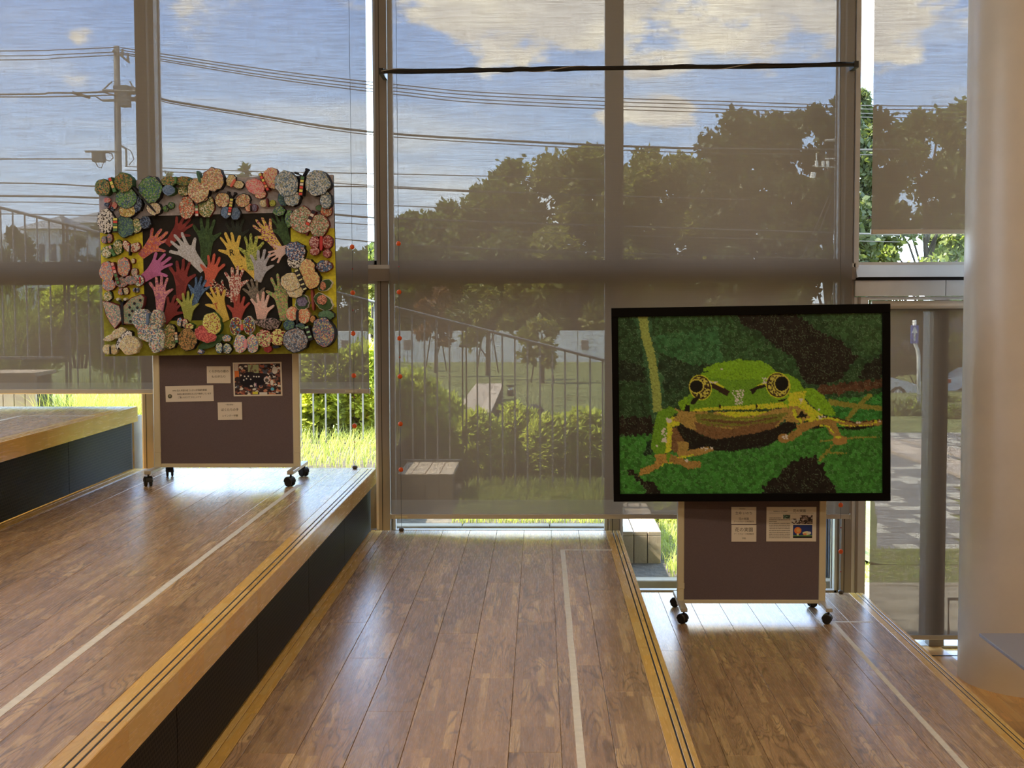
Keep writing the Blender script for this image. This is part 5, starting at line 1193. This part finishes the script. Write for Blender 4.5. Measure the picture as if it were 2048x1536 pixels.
for i, (x0, x1, zt, zk, nm) in enumerate(BEDS):
    t = thing('planting_bed', {'upper': 'highest grassy planting bed outside the left bays', 'middle': 'middle planting bed outside the widest blind', 'lower': 'lowest planting bed outside, right of the middle step'}[nm], 'planting bed', ((x0+x1)/2, 9.6, zt))
    MB().box(x0+.01, x1-.01, 9.42, 12.0, zt-1.2, zt-.02).build('earth', M_soil, t)
    xx = x0; k = 0
    while xx < x1-.02:
        L = min(.60, x1-xx); MB().box(xx+.003, xx+L-.003, 9.30, 9.42, zt-1.2, zt-.01, b=.006).build('kerb_stone', M_conc, t); xx += L
    xg = x0 if i == 0 else (P(910, 1000, 10).x if i == 1 else P(1326, 1100, 10).x)
    blades('grass', (xg, x1), (9.45, 11.6), zt-.02, 5200 if i < 2 else 3000, .17 if i != 1 else .10, .0035, M_grass, t, 500+i, .7)
MB_ = MB().box(-5, 2.4, 9.06, 9.30, -1.0, -.86).build('path', M_conc); tag(MB_, kind='structure')
# concrete side wall faces of the ramped strip
w_ = MB().box(P(757, 900, 9.3).x-.5, P(757, 900, 9.3).x+.01, 9.1, 9.29, -1.0, .30).build('trim_8', M_conc); tag(w_, kind='structure')
w_ = MB().box(P(262, 900, 9.3).x-1.6, P(286, 900, 9.3).x, 9.1, 9.29, -.2, .70).build('trim_9', M_conc); tag(w_, kind='structure')
bt = thing('grass_tussock', 'tall yellow-green grass between the far left bench and the left pin board', 'grass tussock', tuple(P(180, 860, 10.8)))
blades('blade_tuft', (P(92, 800, 10.6).x, P(300, 800, 10.6).x), (10.2, 11.5), .31, 3600, .62, .004, M_grass, bt, 560, .6, 5)
# reeds at the far left
for i, (u, v, Y, n, h) in enumerate(((35, 690, 11.9, 240, 1.1), (95, 680, 12.1, 150, .9), (10, 720, 11.6, 160, 1.0))):
    p = P(u, v, Y); t = thing('reed_clump', ['tall arching reed clump at the far left edge behind the railing', 'reed clump second from the left edge, before the leafy shrub', 'reed clump bent low in front of the far left bench'][i], 'reed clump', tuple(p), 'reed clumps at the left')
    blades('blade_tuft', (p.x-.16, p.x+.16), (Y-.16, Y+.16), p.z-.2, n, h, .006, M_grassd, t, 520+i, .75, 6)
# ------------------------------------------------ timber benches
def bench(label, u0, u1, vf, Yf, depth, hgt, nb):
    a, b = P(u0, vf, Yf), P(u1, vf, Yf); zt = a.z
    t = thing('timber_bench', label, 'bench', ((a.x+b.x)/2, Yf, zt-hgt), 'timber benches outside')
    w = (b.x-a.x)/nb
    for k in range(nb):
        x0 = a.x+k*w+.003; x1 = a.x+(k+1)*w-.003
        MB().box(x0, x1, Yf-.03, Yf+depth, zt-.03, zt, b=.002).build('top_board', M_bench, t)
        MB().box(x0, x1, Yf-.03, Yf, zt-hgt, zt-.032, b=.002).build('front_board', M_bench, t)
    MB().box(a.x+.03, b.x-.03, Yf+.01, Yf+depth-.03, zt-hgt, zt-.035).build('core_frame', M_soil, t)
bench('timber bench at the far left, above the highest step', -80, 74, 745, 10.3, .42, .42, 7)
bench('timber bench with four boards behind the left part of the widest blind', 795, 907, 947, 10.3, .75, .44, 4)
bench('timber bench right of the middle step, its end boards in clear view', 1130, 1322, 1062, 10.0, 1.4, .36, 7)
bench('long timber bench seen end on, on the lawn by the bollard', 908, 982, 824, 26, 9.0, .40, 3)
p = P(1215, 835, 20)
bench('timber bench on the lawn partly behind the central mullion', 1165, 1225, 842, 22, 2.2, .40, 3)
# ------------------------------------------------ railing
YR = 11.1
RL = lambda u: 415+(u-0)*.2527
rt = thing('railing', 'grey metal railing whose handrail falls from the left edge towards the right', 'railing', tuple(P(400, 900, YR)))
MB().tube([P(-420, RL(-420), YR), P(1380, RL(1380), YR)], .0125, 10).build('handrail', M_rail, rt)
SEG = [(-420, -140, 640), (-135, 128, 715), (133, 450, 812), (455, 925, 922), (931, 1380, 1024)]
for (a, b, vb) in SEG:
    z = P(500, vb, YR).z
    xa, xb = P(a, vb, YR).x, P(b, vb, YR).x
    MB().box(xa, xb, YR-.012, YR+.012, z-.012, z+.012, b=.002).build('bottom_rail', M_rail, rt)
    n = int(round((xb-xa)/.1013))
    for k in range(1, n):
        x = xa+(xb-xa)*k/n; u_ = a+(b-a)*k/n
        zt = P(u_, RL(u_), YR).z; MB().tube([(x, YR, z), (x, YR, zt)], .0072, 6).build('bar', M_rail, rt)
for u_, vb in ((130, 800), (452, 930), (928, 1080)):
    zt = P(u_, RL(u_), YR).z; x = P(u_, RL(u_), YR).x; zb_ = P(u_, vb, YR).z
    for dx in (-.019, .012): MB().box(x+dx, x+dx+.010, YR-.02, YR+.02, zb_-.2, zt).build('post', M_raild, rt)
    MB().tube([(x-.04, YR-.02, zt-.17), (x+.05, YR-.02, zt-.17)], .012, 8).build('post_clamp', M_raild, rt)
# ------------------------------------------------ bollard, garden wall, houses
p = P(1021, 812, 36)
t = thing('bollard_light', 'short black bollard light standing on the lawn', 'bollard', tuple(p))
MB().tube([p, p+Vector((0, 0, .42))], .085, 16).build('body', M_caster, t); MB().tube([p+Vector((0, 0, .42)), p+Vector((0, 0, .50))], .05, 12).build('lamp', M_cream, t); MB().tube([p+Vector((0, 0, .50)), p+Vector((0, 0, .55))], .09, 16).build('cap', M_caster, t)
for u, v, r_ in ((985, 820, .20), (1065, 830, .22), (1045, 828, .14)):
    p = P(u, v, 30); o = MB().sph((p.x, p.y, p.z+r_*.3), r_, 12, 8, (1.2, 1, .8)).build('boulder', mat('dark_boulder', (.05, .05, .045), .8, noise=(3, .4)), smooth=True)
    tag(o, {985: 'dark boulder beside the end of the bench on the lawn', 1065: 'larger dark boulder right of the bollard', 1045: 'smaller dark boulder just below the bollard'}[u], 'boulder')
YWL = 58
a, b = P(560, 700, YWL), P(1240, 700, YWL)
t = thing('garden_wall', 'long white wall beyond the lawn with small posters on it', 'wall', (a.x, YWL, P(900, 740, YWL).z)); t['category'] = 'garden wall'
zt = P(900, 662, YWL).z; zb_ = P(900, 742, YWL).z-.3
xx = a.x
while xx < b.x: MB().box(xx+.01, min(b.x, xx+1.8)-.01, YWL, YWL+.2, zb_, zt).build('wall_panel', M_white, t); xx += 1.8
for u in (655, 690, 815, 1170): q = P(u, 690, YWL-.03); MB().box(q.x-.15, q.x+.15, YWL-.03, YWL, q.z-.2, q.z+.2).build('wall_poster', mat('poster_brown', (.28, .2, .16), .8), t)
M_hw = mat('house_wall_grey', (.66, .66, .66), .85, noise=(.5, .1)); M_rf = mat('house_roof_dark', (.22, .22, .23), .7); M_hg = mat('house_window_dark', (.03, .035, .045), .2)
def house(label, u0, u1, vt, vb, Y, dep, roof=.9, nw=3, m=None):
    a, b = P(u0, vb, Y), P(u1, vt, Y); z0, z1 = a.z-.5, b.z
    t = thing('house', label, 'house', ((a.x+b.x)/2, Y, z0), 'distant houses'); MB().box(a.x, b.x, Y, Y+dep, z0, z1).build('walls', m or M_hw, t)
    MB().add([(a.x-.4, Y-.4, z1), (b.x+.4, Y-.4, z1), (b.x+.4, Y+dep+.4, z1), (a.x-.4, Y+dep+.4, z1), (a.x+1, Y+dep/2, z1+roof), (b.x-1, Y+dep/2, z1+roof)], [(0, 1, 5, 4), (2, 3, 4, 5), (1, 2, 5), (3, 0, 4), (3, 2, 1, 0)]).build('roof', M_rf, t)
    w = (b.x-a.x)/nw
    for k in range(nw):
        for fz_ in (.25, .68):
            f = MB().box(a.x+w*(k+.28), a.x+w*(k+.72), Y-.05, Y+.01, z0+(z1-z0)*fz_, z0+(z1-z0)*(fz_+.17)).build('window', M_raild, t); ORG[f.name] = ORG[t.name]
            MB().box(a.x+w*(k+.31), a.x+w*(k+.69), Y-.06, Y-.04, z0+(z1-z0)*(fz_+.015), z0+(z1-z0)*(fz_+.155)).build('pane', M_hg, f)
house('grey house behind the railing at the left, roof just above the handrail', 52, 118, 458, 640, 68, 6)
house('taller grey house right of the railing post at the left', 125, 188, 446, 640, 82, 8)
house('pale low house at the far left edge', -30, 40, 480, 640, 92, 8)
house('dark house between tree trunks above the white wall', 1095, 1225, 600, 735, 104, 8, m=mat('dark_house', (.07, .07, .075), .8))
house('grey house behind the trees left of centre', 880, 1010, 585, 735, 108, 8, m=mat('mid_house', (.14, .14, .15), .8))
t = thing('warehouse', 'large dark grey building behind the white car', 'building', (P(1850, 740, 74).x, 74, -3.2))
a, b = P(1700, 700, 86), P(2300, 606, 86)
MB().box(a.x, b.x, 86, 100, -3.6, b.z).build('upper_wall', mat('warehouse_grey', (.11, .11, .12), .8), t)
z_ = P(1850, 690, 85.8).z; MB().box(a.x, b.x, 85.8, 86, -3.6, z_).build('lower_shade', mat('warehouse_shadow', (.045, .045, .048), .8), t)  # dark slab painting the shade along the building's lower part
# ------------------------------------------------ paving and strips at the right
M_pav = mat('grey_paver', (.20, .19, .185), .85, noise=(3, .15)); M_pav2 = mat('pale_paver', (.52, .47, .40), .85, noise=(3, .1))
def gpt(u, v):
    lo, hi = 10.0, 90.0
    for _ in range(40):
        m_ = (lo+hi)/2; q = P(u, v, m_)
        if q.z > gz(q.x, m_)+.02: lo = m_
        else: hi = m_
    return P(u, v, lo)
pv = thing('paving', None, None, (4, 16, -1), kind='structure')
rr = random.Random(8)
Ya, Yb_ = gpt(1790, 1098).y, 31.0
W1, L1 = .40, .21
cnt = 0; rest = {0: MB(), 1: MB()}; j = 0
y0 = Ya
while y0 < Yb_:
    y1 = y0+W1; xa = y0*.238; xb = y0*.305; x = math.floor(xa/L1)*L1+(j % 3)*L1/3
    while x < xb:
        q0 = gz(max(x, .26*y0), y0)+.012; q1 = gz(max(x, .26*y1), y1)+.012
        run = (int(x/L1*1.0)+j*2) % 7
        k = 1 if (rr.random() < (.62 if run in (0, 1) else .16)) else 0
        vs = [(x+.003, y0+.004, q0), (x+L1-.003, y0+.004, q0), (x+L1-.003, y1-.004, q1), (x+.003, y1-.004, q1)]; vs += [(a_, b_, c_-.05) for a_, b_, c_ in vs]
        fs = [(0, 1, 2, 3), (4, 7, 6, 5), (0, 4, 5, 1), (1, 5, 6, 2), (2, 6, 7, 3), (3, 7, 4, 0)]
        if cnt < 300: MB().add(vs, fs).build('paver', (M_pav, M_pav2)[k], pv)
        else: rest[k].add(vs, fs)
        cnt += 1; x += L1
    y0 = y1; j += 1
for k in (0, 1): rest[k].build('far_pavers', (M_pav, M_pav2)[k], pv, kind='stuff')
def quadstrip(name, pts, m, dz, kind='structure'):
    V = [gpt(u, v)+Vector((0, 0, dz)) for u, v in pts]; n = len(V)
    mb = MB().add([tuple(v) for v in V]+[(v.x, v.y, v.z-.06) for v in V], [tuple(range(n))[::-1], tuple(range(n, 2*n))]+[(i, (i+1) % n, (i+1) % n+n, i+n) for i in range(n)])
    o = mb.build(name, m); tag(o, kind=kind); return o
M_strip = mat('beige_path_surface', (.50, .40, .33), .85, noise=(2, .12))
quadstrip('path', [(1700, 855), (1760, 868), (2010, 955), (2010, 985), (1740, 888), (1700, 878)], M_strip, .02)
quadstrip('path', [(1800, 880), (1840, 880), (2010, 925), (2010, 940)], M_strip, .02)
# concrete terrace close to the door and grass before the pavers
tz_ = -.835
a1 = 9.16; b1 = G(1800, 1172, tz_).y
te_ = thing('terrace', None, None, (3, 10, tz_), kind='structure')
xx = 2.02
while xx < 5.5:
    for (ya, yb) in ((a1, (a1+b1)/2), ((a1+b1)/2, b1)): MB().box(xx+.004, xx+.986, ya+.004, yb-.004, tz_-.08, tz_, b=.004).build('slab', M_conc, te_)
    xx += .99
MB().box(2.02, 6, b1, b1+.12, tz_-.1, tz_+.005, b=.005).build('kerb_stone', M_conc, te_)
gt = thing('grass_verge', 'worn strip of grass between the concrete terrace and the pavers', 'grass', (3, b1+.5, tz_))
MB().box(2.05, 6, b1+.12, Ya, tz_-.1, tz_-.01).build('earth', mat('dry_earth', (.20, .17, .10), .95, noise=(9, .5, (.14, .17, .05))), gt)
blades('grass', (2.1, 4.6), (b1+.15, Ya-.02), tz_-.01, 4200, .05, .004, M_grass, gt, 540, .8, 3)
# low hedges right
for i, (u, v, Y, a_, b_) in enumerate(((1865, 815, 50, 42, 26), (1790, 832, 40, 60, 26), (1905, 845, 38, 50, 30), (1960, 820, 50, 60, 30))):
    p = P(u, v, Y); shrub(['dark low hedge below the blue road sign', 'low hedge in front of the white car', 'low hedge beside the door post', 'low hedge behind the white column'][i], tuple(p), (a_*Y/F, a_*Y/F, b_*Y/F), 450+i, nros=150, leaf=.2, m=M_tree, group='low hedges by the road')
# ------------------------------------------------ cars
M_car = mat('white_car_paint', (.62, .64, .68), .25); M_tyre = mat('tyre_rubber', (.02, .02, .02), .8); M_cg = mat('car_glass', (.03, .035, .04), .1); M_rim = mat('silver_rim', (.45, .46, .48), .35, .6)
def car(label, xn, Y, zg, flip=1):
    t = thing('car', label, 'car', (xn-2.1*flip, Y+.8, zg), 'cars on the road')
    side = [(0, .32), (.02, .58), (.12, .74), (.45, .86), (.95, .98), (1.25, 1.06), (1.62, 1.30), (2.0, 1.47), (2.6, 1.50), (3.2, 1.42), (3.75, 1.10), (4.1, 1.02), (4.2, .70), (4.2, .30), (3.75, .26), (3.7, .44), (3.5, .60), (3.25, .62), (3.0, .52), (2.85, .26), (1.30, .24), (1.22, .46), (1.02, .62), (.76, .62), (.56, .48), (.48, .26), (.1, .24)]
    MB().prism([(xn-x*flip, zg+z) for x, z in side], Y, Y+1.6).build('body', M_car, t)
    MB().prism([(xn-x*flip, zg+z) for x, z in [(1.42, 1.06), (1.72, 1.28), (2.02, 1.41), (2.3, 1.43), (2.3, 1.02)]], Y-.01, Y+.02).build('side_window', M_cg, t)
    MB().prism([(xn-x*flip, zg+z) for x, z in [(2.36, 1.02), (2.36, 1.43), (3.1, 1.38), (3.5, 1.08)]], Y-.01, Y+.02).build('side_window', M_cg, t)
    MB().add([(xn-1.25*flip, Y+.1, zg+1.07), (xn-1.25*flip, Y+1.5, zg+1.07), (xn-1.98*flip, Y+1.4, zg+1.465), (xn-1.98*flip, Y+.2, zg+1.465), (xn-1.26*flip, Y+.1, zg+1.05), (xn-1.26*flip, Y+1.5, zg+1.05), (xn-1.99*flip, Y+1.4, zg+1.445), (xn-1.99*flip, Y+.2, zg+1.445)], [(0, 1, 2, 3), (7, 6, 5, 4), (0, 4, 5, 1), (1, 5, 6, 2), (2, 6, 7, 3), (3, 7, 4, 0)]).build('windscreen', M_cg, t)
    MB().box(min(xn-.02*flip, xn-.45*flip), max(xn-.02*flip, xn-.45*flip), Y-.012, Y+.25, zg+.62, zg+.74, b=.02).build('headlamp', mat('lamp_glass', (.6, .62, .65), .1), t)
    MB().box(min(xn-4.0*flip, xn-4.215*flip), max(xn-4.0*flip, xn-4.215*flip), Y-.012, Y+.3, zg+.78, zg+.98, b=.01).build('tail_lamp', mat('red_lamp', (.5, .03, .02), .2), t)
    for wx in (.89, 3.37):
        for yy in (Y-.02, Y+1.42):
            w = MB().tube([(xn-wx*flip, yy, zg+.31), (xn-wx*flip, yy+.2, zg+.31)], .31, 22).build('wheel', M_tyre, t); ORG[w.name] = ORG[t.name]
            MB().tube([(xn-wx*flip, yy-.008, zg+.31), (xn-wx*flip, yy+.0, zg+.31)], .20, 18).build('rim', M_rim, w)
            for k in range(5):
                a = 2*PI*k/5+.3; MB().tube([(xn-wx*flip, yy-.014, zg+.31), (xn-wx*flip+.19*math.cos(a), yy-.012, zg+.31+.19*math.sin(a))], .018, 5).build('spoke', M_car, w)
q = P(1836, 800, 61); car('white car parked in front of the dark grey building, nose by the sign pole', q.x, 61, P(1810, 802, 61).z, 1)
q = P(1893, 790, 64); car('white car with red tail lamp, half hidden by the white column', q.x+4.2, 64, P(1900, 800, 64).z, 1)
bpy.data.objects['car.001'].location = bpy.data.objects['car.001'].location
rd = MB().box(P(1600, 800, 60).x, P(2400, 800, 60).x, 59.5, 72, -3.3, P(1810, 803, 61).z).build('road', mat('asphalt', (.09, .09, .09), .9)); tag(rd, kind='structure')
# ------------------------------------------------ road sign
Ys = 40
t = thing('road_sign', 'tall blue road sign with a white arrow on a bent white pole', 'road sign', tuple(P(1837, 800, Ys)))
MB().tube([P(1838, 830, Ys), P(1837, 712, Ys), P(1835, 700, Ys), P(1829, 684, Ys), P(1829, 640, Ys)], .055, 10).build('pole', M_white, t, smooth=True)
a, b = P(1821.5, 651, Ys-.1), P(1836.5, 687, Ys-.1)
MB().box(a.x, b.x, Ys-.12, Ys-.08, b.z, a.z, b=.01).build('sign_plate', mat('sign_blue', (.045, .10, .42), .4), t)
cx_ = (a.x+b.x)/2; cz_ = (a.z+b.z)/2+.02
MB().prism([(cx_-.022, cz_-.20), (cx_+.022, cz_-.20), (cx_+.022, cz_+.02), (cx_+.09, cz_+.02), (cx_, cz_+.20), (cx_-.09, cz_+.02), (cx_-.022, cz_+.02)], Ys-.135, Ys-.118).build('arrow', M_white, t)
# metal hoop rail just outside the door
a, b = P(1897, 1198, 9.35), P(1897, 1290, 9.35)
o = MB().tube([b, a, a+Vector((.6, 0, 0)), b+Vector((.6, 0, 0))], .012, 8).build('hoop_rail', M_raild); tag(o, 'dark metal hoop rail outside the door, beside the white column', 'rail')
# ------------------------------------------------ utility poles and wires
YP_ = 60.0
pt_ = P(233, 92, YP_); pb_ = P(241, 640, YP_)
t = thing('utility_pole', 'tall concrete utility pole with a transformer, left of the collage', 'utility pole', (pt_.x, YP_, pb_.z))
MB().tube([(pb_.x, YP_, pb_.z-2), (pt_.x, YP_, pt_.z)], [.19, .125], 12).build('pole', M_pole, t, smooth=True)
def UB(name, u0, v0, u1, v1, d=.12, m=None, Y=YP_): a, b = P(u0, v0, Y), P(u1, v1, Y); return MB().box(min(a.x, b.x), max(a.x, b.x), Y-d, Y+d, min(a.z, b.z), max(a.z, b.z)).build(name, m or M_pole, t)
def UT(name, pts, r, m=None, Y=YP_-.25): return MB().tube([P(u, v, Y) for u, v in pts], r, 6).build(name, m or M_pole, t)
UT('bracket', [(238, 108), (259, 125)], .05); UT('insulator', [(245, 98), (245, 112)], .06); UT('insulator', [(256, 106), (256, 124)], .06); UT('insulator', [(226, 101), (231, 106)], .07)
UT('crossarm', [(205, 181), (272, 183)], .07); UT('crossarm', [(205, 201), (274, 200)], .06)
UB('transformer', 240, 172, 259, 213, .3); UB('switch_box', 229, 172, 241, 184, .2); UB('switch_box', 259, 174, 270, 188, .2)
for (a, b, c, d) in ((206, 180, 224, 163), (260, 163, 268, 180), (200, 182, 232, 192)): UT('brace', [(a, b), (c, d)], .035)
UT('crossarm', [(170, 303), (240, 303)], .05); UB('junction_box', 187, 304, 208, 324, .25)
UT('cable_loop', [(208, 307), (214, 305), (224, 308), (226, 316), (220, 322), (212, 320), (209, 312)], .025, M_wire); UT('cable_loop', [(190, 322), (196, 334), (203, 336), (208, 322)], .02, M_wire)
UT('bracket', [(243, 292), (252, 298), (253, 334)], .05); UT('cable_loop', [(245, 292), (262, 302), (268, 318), (258, 330)], .02, M_wire)
UT('cable_joint', [(145, 185), (158, 189), (180, 195)], .07, M_wire); UT('cable_loop', [(180, 192), (190, 192), (204, 201), (228, 202)], .03, M_wire)
def wire(label, pts, r=.022, Y=YP_-.06, group='overhead wires', ins=()):
    # smooth hanging curve through the points
    q = [P(u, v, Y) for u, v in pts]; out = []
    for i in range(len(q)-1):
        p0, p1, p2, p3 = q[max(i-1, 0)], q[i], q[i+1], q[min(i+2, len(q)-1)]
        for k in range(6):
            s = k/6; out.append(.5*((2*p1)+(p2-p0)*s+(2*p0-5*p1+4*p2-p3)*s*s+(3*p1-p0-3*p2+p3)*s**3))
    out.append(q[-1])
    wire.n += 1; dy = -.03*wire.n; out = [Vector((q_.x*(1+dy/Y), q_.y+dy, 1.47+(q_.z-1.47)*(1+dy/Y))) for q_ in out]
    o = MB().tube(out, r, 5).build('overhead_wire', M_wire, org=tuple(out[0])); o.location = out[0]; tag(o, label, 'wire', group)
wire.n = 0
BP = [(240, 0), (512, 41), (680, 62), (800, 75), (950, 89), (1214, 101), (1450, 108), (1720, 116), (2100, 118)]
wire('uppermost thin wire running right from the utility pole top', [(u, 95+v) for u, v in BP]); wire('second thin wire running right from the utility pole top', [(u, 100+v*1.02) for u, v in BP]); wire('third thin wire running right from the utility pole top', [(u, 105+v*1.05) for u, v in BP])
wire('lowest wire of the thin bundle right of the utility pole top', [(u, 108+v*1.09) for u, v in BP])
for k, (lab, a, b) in enumerate((('uppermost thin wire left of the utility pole top', 102, 95), ('middle thin wire left of the utility pole top', 112, 104), ('lowest thin wire left of the utility pole top', 120, 110))): wire(lab, [(-700, a+2), (0, a), (120, (a+b)/2+1), (232, b)])
CPp = [(262, 196), (315, 195), (345, 203), (512, 230), (660, 254), (790, 268), (950, 278), (1214, 291), (1450, 298), (1800, 300)]
wire('thick pale cable falling right from the transformer', CPp, .05); wire('thin wire just below the thick cable right of the transformer', [(u, v+4+.004*(u-262)) for u, v in CPp], .022)
wire('thick cable arriving at the transformer from the left', [(-700, 190), (0, 189), (100, 186), (150, 186), (235, 183)], .04); wire('thin cable below the thick one left of the transformer', [(-700, 194), (0, 194), (120, 193), (235, 190)], .03)
wire('wire entering the junction box of the utility pole from the left', [(-700, 318), (0, 318), (100, 318), (188, 318)], .03)
DL = [('wire crossing the sky low, from the left edge past the collage top', [(-700, 365), (0, 366), (200, 373), (400, 378), (700, 373), (960, 384), (1500, 400)], .03),
      ('thick dark wire ending behind the top of the collage', [(-700, 391), (0, 392), (205, 396), (400, 404), (680, 430), (790, 437), (1214, 452), (1800, 470)], .045),
      ('thin wire under the thick dark wire', [(-700, 404), (0, 404), (205, 410), (680, 446), (1214, 470), (1800, 484)], .02),
      ('fine wire crossing the pale sky between the collage and the tree belt', [(250, 333), (512, 343), (680, 346), (960, 352), (1214, 360)], .02),
      ('fine wire just above the tree belt at the left', [(250, 340), (512, 352), (680, 367), (790, 373), (960, 382), (1214, 392)], .022),
      ('fine wire touching the tree tops left of centre', [(250, 372), (512, 398), (680, 407), (900, 416), (1214, 428)], .02),
      ('lowest fine wire across the tree belt', [(600, 470), (790, 488), (1000, 500), (1400, 520), (1720, 530)], .02),
      ('fine wire low in front of the tree belt', [(-700, 425), (205, 432), (680, 478), (1000, 498), (1720, 520)], .02)]
for lab, pts, r_ in DL: wire(lab, pts, r_)
Y2 = 52.0
t = thing('utility_pole', 'pale utility pole before the tallest dark trees, left of the clear glass strip', 'utility pole', tuple(P(1680, 640, Y2)))
M_pp = mat('pale_pole_concrete', (.42, .38, .34), .8)
MB().tube([P(1681, 660, Y2), P(1686, 250, Y2)], [.15, .10], 10).build('pole', M_pp, t, smooth=True)
def UT2(n, pts, r, m=None): MB().tube([P(u, v, Y2-.2) for u, v in pts], r, 6).build(n, m or M_pp, t)
UT2('crossarm', [(1650, 281), (1686, 279)], .05); UT2('crossarm', [(1650, 318), (1686, 317)], .035); UT2('crossarm', [(1625, 332), (1686, 336)], .03)
for u in (1633, 1646, 1655): UT2('insulator', [(u, 322), (u, 334)], .06, M_white); 
UT2('insulator', [(1633, 306), (1633, 322)], .02, M_white); UT2('lightning_arrester', [(1627, 345), (1625, 356)], .10, M_white)
UT2('frame_bracket', [(1672, 392), (1672, 355), (1686, 355)], .035); UT2('frame_bracket', [(1670, 392), (1686, 392)], .035)
a, b = P(1669, 480, Y2-.2), P(1680, 497, Y2-.2); MB().box(a.x, b.x, Y2-.35, Y2-.1, b.z, a.z, b=.02).build('meter_box', M_white, t)
UT2('stay_wire', [(1684, 340), (1640, 460), (1600, 560)], .02, M_wire); UT2('stay_wire', [(1684, 330), (1625, 470), (1585, 560)], .02, M_wire)
